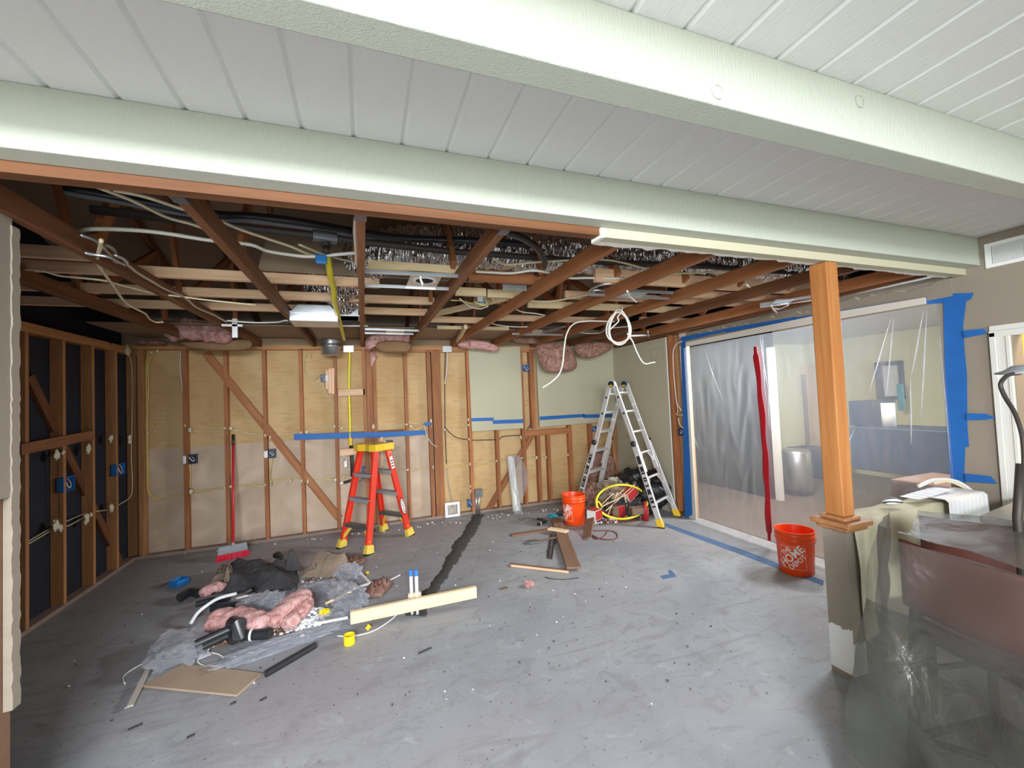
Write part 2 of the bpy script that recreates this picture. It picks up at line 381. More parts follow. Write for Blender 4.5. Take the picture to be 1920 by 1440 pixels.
def spline(pts, n=6):
    pts = [Vector(p) for p in pts]; out = []
    if len(pts) < 3: return pts
    Q = [pts[0]*2-pts[1]]+pts+[pts[-1]*2-pts[-2]]
    for i in range(1, len(Q)-2):
        a, b, c, d = Q[i-1:i+3]
        for j in range(n):
            t = j/n
            out.append(0.5*((2*b)+(c-a)*t+(2*a-5*b+4*c-d)*t*t+(3*b-a-3*c+d)*t**3))
    out.append(pts[-1]); return out
def cable(name, pts, r, mat, label=None, cat='cable', group=None, parent=None, n=6, sm=True):
    o = MB().tube(spline(pts, 5) if sm else pts, r, n).build(name, mat, parent=parent, smooth=True)
    return tag(o, label, cat, group) if label else o

# ================================================================== THE SETTING
s_ = struct
s_(MB().box((-3.2, -6.9, -0.12), (9.6, 7.6, 0)).build('floor', 'concrete'))
# board ceiling of the living room: tongue and groove boards running towards the kitchen
GX0, GP = -0.658, 0.1638
mb = MB()
k0 = int((-2.7-GX0)/GP)-1; k1 = int((XR-GX0)/GP)+1
for k in range(k0, k1+1):
    a = GX0+k*GP; b2 = a+GP; g = 0.002
    a1, b1 = max(a+g/2, -2.72), min(b2-g/2, XR+0.05)
    if b1 <= a1: continue
    ch = 0.010
    mb.prism([(a1, -6.75, ZC+0.008), (a1+ch, -6.75, ZC), (b1-ch, -6.75, ZC), (b1, -6.75, ZC+0.008), (b1, -6.75, ZC+0.02), (a1, -6.75, ZC+0.02)], (0, 6.75+YH+0.03, 0))
mb.box((-2.72, -6.75, ZC+0.0085), (XR+0.05, YH+0.03, ZC+0.05))
s_(mb.build('ceiling', 'ceiling_paint'))
# beams (painted, rough sawn)
def beam(n, y0, y1, z0, x0=-2.7, x1=XR):
    nx = 60
    def top(u, v): return (0, 0, 0)
    return s_(MB().box((x0, y0, z0), (x1, y1, ZC)).build(n, 'beam_paint', bev=0.004))
beam('ceiling_beam', 0.822, 0.905, 2.376)
b0_ = SC.objects['ceiling_beam']
for bx_, by_ in ((1345, 172), (1612, 190)):
    pl_ = MB().lathe([(0.0, 0.0), (0.017, 0.0), (0.017, 0.003), (0.021, 0.003), (0.021, 0.0)], P(bx_, by_, y=0.8215), 28, axis=(0, -1, 0)).build('plug', 'beam_paint', smooth=False); pl_.parent = b0_
beam('ceiling_beam', -0.32, -0.24, 2.376)
for yy in (-1.46, -2.60, -3.74, -4.88, -6.02): beam('ceiling_beam', yy, yy+0.08, 2.376)
beam('ceiling_beam', 1.516, 1.596, 2.370, x0=-1.19)
# raw double header behind the painted beam, carrying the joists
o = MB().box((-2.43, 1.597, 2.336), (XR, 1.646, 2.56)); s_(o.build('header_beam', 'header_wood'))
# plastered strip left under the header on the far half (beige face, torn white underside)
x0 = P(1135, 440, y=YH)[0]
mb = MB(); mb.box((x0, 1.588, 2.326), (XR, 1.640, 2.369), k=0)
rg = random.Random(3); pts = []
n = 60
for i in range(n+1):
    x = x0-0.01+(XR-0.06-x0)*i/n
    pts.append((x, 1.650+rg.uniform(0, 0.028)+(0.02 if i < 8 else 0)))
for i in range(n):
    (xa, ya), (xb, yb) = pts[i], pts[i+1]
    mb.prism([(xa, 1.640, 2.326), (xb, 1.640, 2.326), (xb, yb, 2.326), (xa, ya, 2.326)], (0, 0, 0.014), k=1)
mb.prism([(x0-0.012, 1.585, 2.322), (x0+0.004, 1.585, 2.322), (x0+0.004, 1.66, 2.322), (x0-0.02, 1.66, 2.322)], (0, 0, 0.045), k=1)
s_(mb.build('trim_1', ['drywall_paint', 'drywall_edge']))
# walls of the living room around the camera
s_(MB().box((XR, -6.75, 0), (XR+0.12, 0.62, ZC)).box((XR, 0.62, 1.93), (XR+0.12, 1.40, ZC)).box((XR, 1.40, 0), (XR+0.12, 1.75, ZC+0.1)).box((XR, 1.75, 2.205), (XR+0.12, 4.20, 2.36)).build('wall_right', 'wall_paint'))
s_(MB().box((XR, 4.20, 0.0), (XR+0.012, 4.32, 2.36)).build('trim_2', 'pale_paint'))
s_(MB().box((-2.72, 1.44, 0), (-1.19, 1.56, ZC)).box((-2.84, -6.75, 0), (-2.72, -4.3, ZC)).box((-2.84, -1.5, 0), (-2.72, 1.56, ZC)).box((-2.84, -4.3, 0), (-2.72, -1.5, 0.5)).box((-2.84, -4.3, 2.2), (-2.72, -1.5, ZC)).build('wall_left', 'wall_paint'))
mb = MB()
mb.box((-2.84, -6.87, 0), (-1.45, -6.75, ZC)).box((2.45, -6.87, 0), (XR+0.12, -6.75, ZC)).box((-1.45, -6.87, 2.25), (2.45, -6.75, ZC))
s_(mb.build('wall_near', 'wall_paint'))
mb = MB()
for a, b2 in (((-1.45, -6.84, 0), (-1.37, -6.78, 2.25)), ((2.37, -6.84, 0), (2.45, -6.78, 2.25)), ((0.47, -6.84, 0), (0.54, -6.78, 2.25)), ((-1.45, -6.84, 2.18), (2.45, -6.78, 2.25)), ((-1.45, -6.84, 0), (2.45, -6.78, 0.07))):
    mb.box(a, b2)
fr = s_(mb.build('window_1', 'white_trim'))
s_(MB().box((-1.15, -2.45, ZC-0.02), (1.15, -2.40, ZC)).box((-1.15, -1.50, ZC-0.02), (1.15, -1.45, ZC)).box((-1.2, -2.45, ZC-0.02), (-1.15, -1.45, ZC)).box((1.15, -2.45, ZC-0.02), (1.2, -1.45, ZC)).build('added_light_frame', 'white_trim'))  # made-up frame for the added overhead light
# short stub of wall closing the opening at its near end: plaster above, bare brown board below, ragged edge
yE = 2.056
mb = MB()
mb.box((-1.24, 1.56, 1.345), (-1.194, yE-0.03, 2.36), k=0)
mb.box((-1.30, 1.56, 0), (-1.215, yE-0.005, 1.345), k=1)
mb.box((-1.30, 1.56, 1.345), (-1.24, yE-0.03, 2.36), k=1)
s_(mb.build('wall_stub', ['wall_paint', 'torn_wall']))
mb = MB(); rg = random.Random(5)
zz = 0.60; prev = None
while zz < 2.335:
    w = rg.uniform(-0.0025, 0.003); yy = yE+w
    cur = [(-1.213, yE-0.040, zz), (-1.190+w*0.3, yE-0.038+w, zz), (-1.190+w*0.3, yy, zz), (-1.213, yy, zz)]
    if prev:
        mb.add(prev+cur, [(0, 1, 5, 4), (1, 2, 6, 5), (2, 3, 7, 6), (3, 0, 4, 7)])
    prev = cur; zz += rg.uniform(0.012, 0.03)
s_(mb.build('trim_3', 'wall_paint'))
# kitchen: left wall (tar paper between studs) and back wall (kraft sheathing)
s_(MB().box((XL-0.14, YH, 0), (XL-0.092, 6.1, 2.36)).build('wall_left_sheathing', 'tar_paper'))
YS = YB+0.090
zs = 1.205
s_(MB().box((XL-0.14, YS, zs), (XR+0.1, YS+0.04, 2.42), k=0).box((XL-0.14, YS+0.003, 0), (XR+0.1, YS+0.04, zs), k=1).box((XL, YS-0.002, zs-0.006), (1.05, YS+0.01, zs+0.004), k=1).build('wall_back', ['kraft_sheathing', 'pale_sheathing']))
s_(MB().box((1.03, YS-0.004, 0), (XR, YS+0.001, 1.2), k=0).build('trim_4', 'kraft_sheathing'))
s_(MB().box((XR+0.09, 4.3, 0), (XR+0.14, 6.1, 2.42)).build('wall_right_sheathing', 'kraft_sheathing'))
# drywall left on the back wall and on the kitchen's far right corner
def panel_poly(name, pts, plane, val, off, label=None, cat=None, kind=None, mat='drywall_paint'):
    q = [P(px, py, **{plane: val}) for px, py in pts]
    o = MB().prism(q, off).build(name, mat)
    if kind: o['kind'] = kind
    return tag(o, label, cat) if label else o
panel_poly('drywall_panel', [(878, 654), (975, 650), (981, 803), (885, 809)], 'y', YB-0.013, (0, 0.012, 0), 'tall beige drywall panel left standing beside the blue outlet box, blue tape near its foot', 'drywall')
o = panel_poly('wall_back_plaster', [(1004, 640), (1159, 640), (1162, 788), (1012, 801)], 'y', YB-0.013, (0, 0.012, 0), kind='structure')
q = [P(1157, 640, x=XR), P(1272, 620, x=XR), P(1268, 975, x=XR)]
yc = P(1258, 800, x=XR)[1]
s_(MB().box((XR-0.013, yc, 0.0), (XR, YB-0.013, 2.36)).build('wall_right_plaster', 'drywall_paint'))
s_(MB().box((XR-0.016, yc-0.008, 0.0), (XR, yc, 2.36)).build('trim_5', 'drywall_edge'))
# ragged plaster edge along the top of the wall over the plastic sheet
mb = MB(); rg = random.Random(11); n = 70; prev = None
for i in range(n+1):
    y = 1.66+(4.3-1.66)*i/n; z = 2.325-0.010*(i % 7 == 0)+rg.uniform(-0.016, 0.012)-0.02*max(0, math.sin(i*0.31))
    cur = [(XR-0.013, y, 2.20), (XR-0.013, y, z), (XR-0.001, y, z+0.004), (XR-0.001, y, 2.20)]
    if not prev: mb.add(cur, [(0, 1, 2, 3)], k=0)
    if prev: mb.add(prev+cur, [(0, 4, 5, 1)], k=0); mb.add(prev+cur, [(1, 5, 6, 2), (2, 6, 7, 3)], k=1)
    prev = cur
s_(mb.build('wall_right_ledge', ['wall_paint', 'drywall_edge']))
# attic: roof deck and gable
s_(MB().prism([(XL-0.2, 6.3, 2.62), (XR+0.3, 6.3, 2.62), (XR+0.3, 3.2, 3.72), (XL-0.2, 3.2, 3.72)], (0, 0.02, 0.03)).prism([(XL-0.2, 3.2, 3.72), (XR+0.3, 3.2, 3.72), (XR+0.3, 1.3, 3.12), (XL-0.2, 1.3, 3.12)], (0, 0, 0.03)).build('roof', 'roof_board'))
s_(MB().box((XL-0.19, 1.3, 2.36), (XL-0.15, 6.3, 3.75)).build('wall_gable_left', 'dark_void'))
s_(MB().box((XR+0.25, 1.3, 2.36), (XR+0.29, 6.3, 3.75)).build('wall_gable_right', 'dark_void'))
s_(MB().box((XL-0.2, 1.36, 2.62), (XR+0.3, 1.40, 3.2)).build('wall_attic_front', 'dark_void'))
s_(MB().box((XL-0.2, 5.95, 2.40), (XR+0.3, 6.0, 2.70)).build('wall_eave', 'roof_board'))

# rooms seen through the plastic sheet: a hall wall, then the kitchen
HX = 5.55
s_(MB().box((HX, 4.42, 0), (HX+0.12, 7.5, 2.5)).box((HX, 4.42, 0), (HX+0.12, 7.5, 2.5)).build('wall_hall', 'grey_wall'))
s_(MB().box((HX-0.01, 4.35, 0), (HX+0.06, 4.43, 2.20)).build('trim_6', 'white_trim'))
s_(MB().box((XR+0.12, 7.4, 0), (9.5, 7.5, 2.5)).box((9.4, -0.2, 0), (9.5, 7.5, 2.5)).box((HX, 5.9, 0), (9.5, 6.0, 2.5)).box((6.5, 0.55, 0), (9.5, 0.65, 2.5)).build('wall_kitchen', 'kitchen_green'))
s_(MB().box((XR+0.02, 0.3, 2.46), (9.5, 7.5, 2.5)).build('ceiling_kitchen', 'grey_wall'))
s_(MB().box((XR+0.125, 1.7, -0.003), (9.4, 7.4, 0.006)).build('floor_kitchen', 'kitchen_floor'))

# ================================================================== FRAMING
def px_x(px, py=850): return P(px, py, y=YB)[0]
ZPB = 2.352                                     # underside of the back wall's top plate
lumber('top_plate', (XL-0.09, YB+0.045, ZPB+0.019), (XR+0.09, YB+0.045, ZPB+0.019), 0.089, 0.038, 'stud_gold', 'reddish top plate running the whole length of the kraft-lined back wall', 'plate')
lumber('bottom_plate', (XL-0.09, YB+0.045, 0.019), (XR+0.09, YB+0.045, 0.019), 0.089, 0.036, 'dusty_plate', 'dusty bottom plate on the concrete along the back wall', 'plate')
lumber('top_plate', (XL-0.045, YH+0.1, 2.33), (XL-0.045, YB-0.002, 2.33), 0.089, 0.076, 'stud_gold', 'thick double top plate over the black-papered side wall', 'plate')
lumber('bottom_plate', (XL-0.045, YH+0.1, 0.019), (XL-0.045, YB-0.002, 0.019), 0.089, 0.036, 'dusty_plate', 'bottom plate on the concrete under the black-papered side wall', 'plate')
lumber('top_plate', (XR+0.045, 1.70, 2.395), (XR+0.045, YB-0.002, 2.395), 0.089, 0.038, 'joist_wood', 'reddish top plate above the wall with the plastic sheet', 'plate')
STUDS = [  # px of face centre, label, z0, z1, width, material
 (265, 'corner stud where the black side wall meets the back wall', 0.038, ZPB, 0.05, 'stud_gold'),
 (347.5, 'stud carrying the metal outlet box that stands next to the yellow cable bundle', 0.038, ZPB, 0.04, 'old_wood'),
 (425, 'stud just behind the red broom handle', 0.038, ZPB, 0.04, 'old_wood'),
 (498, 'stud with an outlet box crossed by the upper part of the diagonal brace', 0.038, ZPB, 0.04, 'old_wood'),
 (567, 'stud under the beginning of the long blue tape strip', 0.038, ZPB, 0.04, 'old_wood'),
 (632, 'stud beside the upright yellow gas hose, three scraps nailed near its top', 0.038, ZPB, 0.04, 'old_wood'),
 (687, 'first narrow stud of the close trio behind the red stepladder', 0.038, ZPB, 0.038, 'old_wood'),
 (697, 'recessed broad middle stud of the trio behind the red stepladder', 0.038, ZPB, 0.07, 'red_wood'),
 (706, 'third narrow stud of the trio behind the red stepladder', 0.038, ZPB, 0.038, 'red_wood'),
 (765, 'thin stud between the stepladder and the thick doubled post in the back wall', 0.038, ZPB, 0.04, 'old_wood'),
 (809, 'stud nailed against the near side of the thick doubled wall post', 0.038, ZPB, 0.045, 'old_wood'),
 (823, 'thick doubled wall post rising above the white washer outlet box', 0.038, ZPB, 0.12, 'red_wood'),
 (884, 'stud along the near edge of the tall beige drywall panel', 0.038, ZPB, 0.045, 'old_wood'),
 (934, 'short cripple stud under the tall beige drywall panel', 0.038, 1.20, 0.045, 'old_wood'),
 (984, 'stud carrying the blue box between the two drywall panels', 0.038, ZPB, 0.05, 'old_wood'),
 (1004, 'stud along the near edge of the wide plastered part of the back wall', 1.15, ZPB, 0.07, 'old_wood'),
 (1011, 'first short stud under the horizontal header, behind the leaning plastic roll', 0.038, 1.10, 0.055, 'old_wood'),
 (1030, 'second short stud under the horizontal header', 0.038, 1.10, 0.05, 'old_wood'),
 (1071, 'third short stud, near the orange bucket', 0.038, 1.16, 0.055, 'old_wood'),
 (1110, 'short stud carrying the small blue box behind the aluminium ladder', 0.038, 1.16, 0.05, 'old_wood'),
 (1157, 'broad corner stud behind the aluminium ladder', 0.038, 1.165, 0.14, 'stud_gold'),
]
for i, (px, lab, z0, z1, w, mt) in enumerate(STUDS):
    x = px_x(px); rec = 0.03 if px == 697 else 0
    st = lumber('wall_stud', (x, YB+0.044+rec/2, z0), (x, YB+0.044+rec/2, z1), 0.086-rec, w, mt, lab, 'stud', 'studs of the open walls', up=(1, 0, 0))
def zy(px, py, y): return P(px, py, y=y)
a = P(386, 662, y=YB+0.02); b2 = P(636, 972, y=YB+0.02)
lumber('diagonal_brace', a, b2, 0.022, 0.085, 'red_wood', 'long diagonal brace let into the back wall studs', 'brace', up=(0.7, 0, 0.7))
a = P(1000, 812, y=YB+0.03); b2 = P(905, 975, y=YB+0.03)
lumber('diagonal_brace', a, b2, 0.022, 0.085, 'old_wood', 'short diagonal brace low in the wall behind the leaning plastic roll', 'brace', up=(0.7, 0, 0.7))
a = P(984, 813, y=YB+0.02); b2 = P(1068, 807, y=YB+0.02)
lumber('cross_header', a, b2, 0.04, 0.085, 'red_wood', 'flat red header lying over the short studs under the plastered wall', 'header')
a = P(634, 812, y=YB+0.045); b2 = P(812, 800, y=YB+0.045)
lumber('cross_block', P(640, 815, y=YB+0.06), P(757, 808, y=YB+0.06), 0.038, 0.05, 'joist_wood', 'dark blocking board behind the long blue tape strip', 'block')
lumber('top_cleat', P(709, 657, y=YB+0.03), P(1000, 657, y=YB+0.03), 0.04, 0.05, 'stud_gold', 'low cleat nailed under the top plate between the trio of studs and the drywall', 'cleat')
for k, (pa, pb, lab) in enumerate([((613.5, 694), (613.5, 730), 'first'), ((619, 691), (619, 738), 'middle'), ((624.5, 690), (624.5, 739), 'last')]):
    lumber('wood_scrap', P(*pa, y=YB+0.02), P(*pb, y=YB+0.02), 0.04, 0.034, 'new_pine', lab+' of three upright pale scraps nailed beside the dark switch box', 'scrap', 'upright pale scraps', up=(1, 0, 0))
lumber('pale_block', P(634, 737, y=YB+0.02), P(684, 735, y=YB+0.02), 0.038, 0.085, 'new_pine', 'pale block between two studs behind the yellow hose, upper one', 'block')
lumber('pale_block', P(637, 849, y=YB+0.02), P(670, 846, y=YB+0.02), 0.038, 0.085, 'new_pine', 'pale block nailed level with the top of the red stepladder', 'block')
lumber('pale_block', P(716, 818, y=YB+0.03), P(716, 874, y=YB+0.03), 0.038, 0.04, 'new_pine', 'upright pale block standing just above the yellow ladder top', 'block', up=(1, 0, 0))
# left wall
LST = [(48, 'first stud beyond the torn plaster edge of the black-papered wall'), (119, 'stud of the black-papered wall with the blue box low at its side'),
       (174.5, 'stud of the black-papered wall where the horizontal block ends'), (218.5, 'stud of the black-papered wall with the higher blue box'),
       (257, 'last stud of the black-papered wall, in the corner')]
LY = []
for px, lab in LST:
    y = P(px, 900, x=XL)[1]+0.019; LY.append(y)
    lumber('wall_stud', (XL-0.045, y, 0.038), (XL-0.045, y, 2.292), 0.038, 0.088, 'stud_gold', lab, 'stud', 'studs of the open walls', up=(1, 0, 0))
a = P(40, 838, x=XL+0.02); b2 = P(175, 815, x=XL+0.02)
lumber('cross_block', (XL+0.012, a.y, a.z-0.02), (XL+0.012, b2.y, b2.z), 0.022, 0.085, 'joist_wood', 'dark horizontal block nailed across the studs of the black-papered wall', 'block')
a = P(55, 705, x=XL-0.07); b2 = P(235, 1075, x=XL-0.07)
lumber('diagonal_brace', (XL-0.075, a.y, a.z), (XL-0.075, b2.y, b2.z), 0.03, 0.085, 'joist_wood', 'dark diagonal brace behind the studs of the black-papered wall', 'brace', up=(0, 0.7, 0.7))
# studs in the bare strip of the side wall next to the plastic sheet
for px, w, lab in ((1262, 0.05, 'reddish stud beside the plastered corner, next to the plastic sheet'), (1284, 0.05, 'reddish stud under the blue tape edge of the plastic sheet')):
    y = P(px, 800, x=XR)[1]
    lumber('wall_stud', (XR+0.045, y, 0.0), (XR+0.045, y, 2.376), w, 0.088, 'old_wood', lab, 'stud', 'studs of the open walls', up=(1, 0, 0))
lumber('bottom_plate', (XR+0.045, 4.32, 0.019), (XR+0.045, YB, 0.019), 0.086, 0.036, 'joist_wood', 'short bottom plate behind the black bag in the corner', 'plate')

# joists with hangers
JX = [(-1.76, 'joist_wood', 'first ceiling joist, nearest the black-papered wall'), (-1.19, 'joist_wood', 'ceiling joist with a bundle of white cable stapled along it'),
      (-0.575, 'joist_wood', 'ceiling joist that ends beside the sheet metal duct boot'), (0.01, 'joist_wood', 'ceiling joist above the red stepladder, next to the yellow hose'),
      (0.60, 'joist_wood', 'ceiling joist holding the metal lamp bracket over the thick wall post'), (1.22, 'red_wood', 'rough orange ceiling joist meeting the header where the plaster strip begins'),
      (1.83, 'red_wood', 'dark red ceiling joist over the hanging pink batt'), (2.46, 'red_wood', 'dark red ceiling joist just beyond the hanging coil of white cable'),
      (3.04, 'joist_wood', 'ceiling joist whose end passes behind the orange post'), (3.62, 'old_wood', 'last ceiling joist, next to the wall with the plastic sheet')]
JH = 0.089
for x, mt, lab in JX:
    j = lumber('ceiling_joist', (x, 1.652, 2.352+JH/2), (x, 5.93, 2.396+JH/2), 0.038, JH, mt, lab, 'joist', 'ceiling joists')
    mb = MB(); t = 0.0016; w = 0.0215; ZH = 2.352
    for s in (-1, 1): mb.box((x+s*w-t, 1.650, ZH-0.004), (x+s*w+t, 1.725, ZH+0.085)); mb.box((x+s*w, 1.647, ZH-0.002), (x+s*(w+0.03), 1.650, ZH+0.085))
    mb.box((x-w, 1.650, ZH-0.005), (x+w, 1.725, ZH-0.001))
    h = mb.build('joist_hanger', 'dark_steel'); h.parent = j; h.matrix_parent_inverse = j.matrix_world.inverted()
# purlins: pale 2x4s lying on edge across the joists
STR = [  # px0, px1 along bottom, y, material, label
 (40, 165, 1, 'new_pine', 1, 'short pale strip across the joists nearest the header, by the plaster edge'),
]
def strip(pa, pb, mat, lab, zb=None, h=0.064, w=0.038, grp='strips across the joists'):
    zb = 2.46
    for _ in range(4):
        a = P(*pa, z=zb); b2 = P(*pb, z=zb); y = (a.y+b2.y)/2; zb = 2.352+0.0103*(y-1.65)+JH+0.001
    return lumber('ceiling_strip', (a.x, y, zb+h/2), (b2.x, y, zb+h/2), w, h, mat, lab, 'strip', grp)
strip((20, 484), (172, 486), 'new_pine', 'short pale strip between the plaster edge and the cable joist, closest to the header')
strip((20, 500), (711, 545), 'new_pine', 'long pink-tinted strip closest to the header, ending at the joist over the stepladder')
strip((10, 543), (814, 572), 'new_pine', 'second long pale strip behind the header, passing behind the yellow hose')
strip((10, 568), (800, 594), 'new_pine', 'third long pale strip, passing just above the metal duct boot')
strip((690, 501), (866, 517), 'board_pine', 'short orange strip over the metal lamp bracket', h=0.05)
strip((854, 553), (910, 557), 'board_pine', 'short yellow strip above the metal junction box')
strip((914, 557), (982, 561), 'board_pine', 'yellow strip end beside the metal junction box, touching the rough orange joist')
strip((877, 528), (1022, 533), 'old_wood', 'darker strip holding the square metal plate between two joists', h=0.08)
strip((806, 605), (917, 606), 'new_pine', 'pale strip stub ending just beyond the joist with the lamp bracket')
strip((933, 600), (1140, 607), 'new_pine', 'pale strip behind the dark red joist over the hanging pink batt')
strip((990, 576), (1290, 588), 'board_pine', 'yellow strip from the rough orange joist to the coil of cable')
strip((820, 616), (952, 620), 'board_pine', 'thin strip far back over the small bundles of pink insulation', h=0.04)
strip((1058, 560), (1470, 578), 'new_pine', 'pale strip with a red painted end, behind the grey bracket')
strip((1106, 533), (1560, 552), 'new_pine', 'thick pale plank with a red painted end, nearest of those by the orange post', h=0.10)
strip((1290, 560), (1640, 573), 'new_pine', 'pale strip crossing behind the orange post')
strip((1180, 610), (1430, 604), 'new_pine', 'far pale strip above the plastered corner')
for (px, py), (w_, h_), lb in (((1058, 560), (0.03, 0.066), 0), ((1106, 533), (0.03, 0.10), 1)):
    pass
# slanted short props lying between joists
lumber('slanted_block', P(800, 592, z=2.50), P(952, 558, z=2.50), 0.04, 0.05, 'board_pine', 'short slanted prop beside the metal junction box', 'block')
lumber('slanted_block', P(858, 640, z=2.42), P(873, 612, z=2.47), 0.04, 0.05, 'board_pine', 'short slanted prop far back against the top plate', 'block')
# roof truss chords and webs above every joist
for k, (x, mt, lab) in enumerate(JX):
    e = empty('roof_truss', 'dark roof truss above the '+['black-papered wall', 'cable joist', 'sheet metal duct boot', 'red stepladder', 'metal lamp bracket', 'start of the plaster strip', 'hanging pink batt', 'coil of white cable', 'orange post', 'plastic-covered wall'][k], 'truss', 'roof trusses')
    lumber('chord', (x, 6.0, 2.64), (x, 3.2, 3.64), 0.038, 0.089, 'joist_wood', parent=e)
    lumber('chord', (x, 3.2, 3.64), (x, 1.5, 3.10), 0.038, 0.089, 'joist_wood', parent=e)
    for a, b2 in (((x-0.03, 2.6, 2.49), (x-0.03, 3.2, 3.6)), ((x-0.03, 3.6, 2.49), (x-0.03, 3.25, 3.6)), ((x+0.03, 3.65, 2.49), (x+0.03, 4.6, 3.08)), ((x+0.03, 4.75, 2.49), (x+0.03, 4.65, 3.06))):
        lumber('web', a, b2, 0.03, 0.07, 'old_wood', parent=e)
# plywood lying in the attic over the far end and the big tan baffle behind the pipes
tag(MB().prism([(XL, 5.0, 2.50), (XR, 5.0, 2.50), (XR, 5.93, 2.50), (XL, 5.93, 2.50)], (0, 0, 0.012)).build('attic_board', 'roof_board'), 'flat tan boarding lying on the joists along the back wall', 'boarding')
tag(MB().prism([(-0.62, 3.05, 2.52), (0.9, 3.05, 2.52), (1.1, 3.35, 3.3), (-0.5, 3.35, 3.3)], (0, 0.02, 0)).build('attic_baffle', 'fibre_board'), 'large tan panel leaning in the attic behind the black pipes', 'panel')

# ================================================================== OPENING, POST, HALF WALL
def text_geo(s, size, offset=0.0, align='CENTER'):
    cu_ = bpy.data.curves.new('t', 'FONT'); cu_.body = s; cu_.size = size; cu_.align_x = align; cu_.offset = offset; cu_.resolution_u = 3
    o = bpy.data.objects.new('t', cu_); COL.objects.link(o)
    dg = bpy.context.evaluated_depsgraph_get(); dg.update()
    me = o.evaluated_get(dg).to_mesh()
    vs = [(v.co.x, v.co.y) for v in me.vertices]; fs = [tuple(p.vertices) for p in me.polygons]
    o.evaluated_get(dg).to_mesh_clear(); bpy.data.objects.remove(o); bpy.data.curves.remove(cu_)
    return vs, fs
HX0, HY0, HY1, HZ = 2.473, 1.572, 1.697, 0.885
mb = MB(); mb.box((HX0, HY0, 0), (XR, HY1, HZ-0.075), k=0)
mb.box((HX0+0.005, HY0+0.004, HZ-0.075), (XR, HY1-0.004, HZ-0.05), k=0)
s_(mb.build('wall_half', ['wall_paint']))
# fresh primer at the foot of the half wall's end
mb = MB(); rg = random.Random(2)
def primer(u0, u1, zf, side):
    n = 30; prev = None
    for i in range(n+1):
        u = u0+(u1-u0)*i/n; z = zf+0.02*noise.noise(Vector((u*25, 3, 0)))+rg.uniform(-0.006, 0.006)
        a = (HX0-0.0015, u, 0.03) if side else (u, HY0-0.0015, 0.03)
        b2 = (a[0], a[1], z)
        if prev: mb.add([prev[0], a, b2, prev[1]], [(0, 1, 2, 3)])
        prev = (a, b2)
primer(HY0-0.001, HY1, 0.27, True); primer(HX0-0.001, HX0+0.10, 0.20, False)
s_(mb.build('trim_7', 'white_plastic'))
mb = MB()
# wooden cap of the half wall: board with a softer moulding round the post's foot
cx, cyy = HX0+0.058, (HY0+HY1)/2
cap = MB().box((HX0-0.045, HY0-0.045, HZ-0.05), (HX0+0.165, HY1+0.04, HZ-0.022)).box((HX0-0.025, HY0-0.025, HZ-0.075), (HX0+0.15, HY1+0.02, HZ-0.05)).box((HX0-0.01, HY0-0.008, HZ-0.022), (HX0+0.125, HY1+0.006, HZ)).build('post_base', 'cap_wood', bev=0.008)
tag(cap, 'moulded wooden base plate on top of the half wall end, under the orange post', 'moulding')
px0, px1, py0, py1 = HX0+0.012, HX0+0.105, HY0+0.012, HY0+0.112
pc = ((px0+px1)/2, (py0+py1)/2)
lumber('support_post', (pc[0], pc[1], HZ), (pc[0], pc[1], 2.322), py1-py0, px1-px0, 'post_wood', 'square orange post standing on the half wall and holding up the header', 'post', up=(1, 0, 0), bev=0.006)
# cloth thrown over the half wall
def cloth_fn(u, v):
    x = 2.565+(3.70-2.565)*u
    # v: 0 = back edge on the wall's far side, 1 = hem hanging down the near face
    L = v*0.62
    w = 0.5+0.5*math.sin(u*40+math.sin(v*5)*1.2)
    if L < 0.05: y, z = HY1+0.012, HZ-0.03-0.05+L
    elif L < 0.19: y, z = HY1+0.012-(L-0.05)*1.05, HZ-0.035+0.018*noise.noise(Vector((x*6, L*12, 0)))+0.012
    else:
        d = L-0.19; y = HY0-0.014-0.014*w*min(1, d*6)-0.03*d*w; z = HZ-0.03-d*1.04
    if u < 0.12 and v > 0.3:
        z -= 0.30*(v-0.3)*(1-u/0.12)**0.5; x -= 0.05*(1-u/0.12)*(1-(v-0.3))
    return (x, y, z)
o = MB().grid(cloth_fn, 120, 36).build('drop_cloth', 'canvas_cloth', smooth=True, solid=0.004)
tag(o, 'wrinkled cream canvas cloth thrown over the half wall beside the orange post', 'cloth')
# pale frayed cloth and papers further along, spectacles-like loop
o = MB().grid(lambda u, v: (3.30+0.42*u, HY1-0.03-0.16*min(v*1.6, 1)-0.02*math.sin(u*60)*max(0, v-0.5), HZ+0.012-max(0, v-0.6)*0.6), 40, 16).build('fringed_cloth', 'paper', smooth=True, solid=0.003)
tag(o, 'white fringed cloth hanging over the far end of the half wall', 'cloth')
for k in range(6):
    o = MB().box((3.18+k*0.055, HY0+0.02, HZ+0.012+k*0.0035), (3.28+k*0.055, HY1-0.01, HZ+0.015+k*0.0035)).build('paper_sheet', 'paper')
    tag(o, ['lowest', 'second', 'third', 'fourth', 'fifth', 'topmost'][k]+' of the fanned white papers on the half wall', 'paper', 'fanned papers on the half wall')
pts = [(2.98+0.07*math.cos(a), 1.62+0.035*math.sin(a), HZ+0.022+0.008*math.sin(2*a)) for a in [i*math.pi/9 for i in range(18)]]
o = MB().tube(pts, 0.004, 6, closed=True).build('dust_mask_strap', 'black_plastic', smooth=True); msk = empty('dust_mask', 'white dust mask with a black rim lying on the cloth of the half wall', 'mask')
o.parent = msk; o.name = 'rim'
b_ = MB().blob((2.98, 1.62, HZ+0.018), (0.065, 0.032, 0.014), 0.1, seed=4).build('cup', 'white_plastic', smooth=True); b_.parent = msk
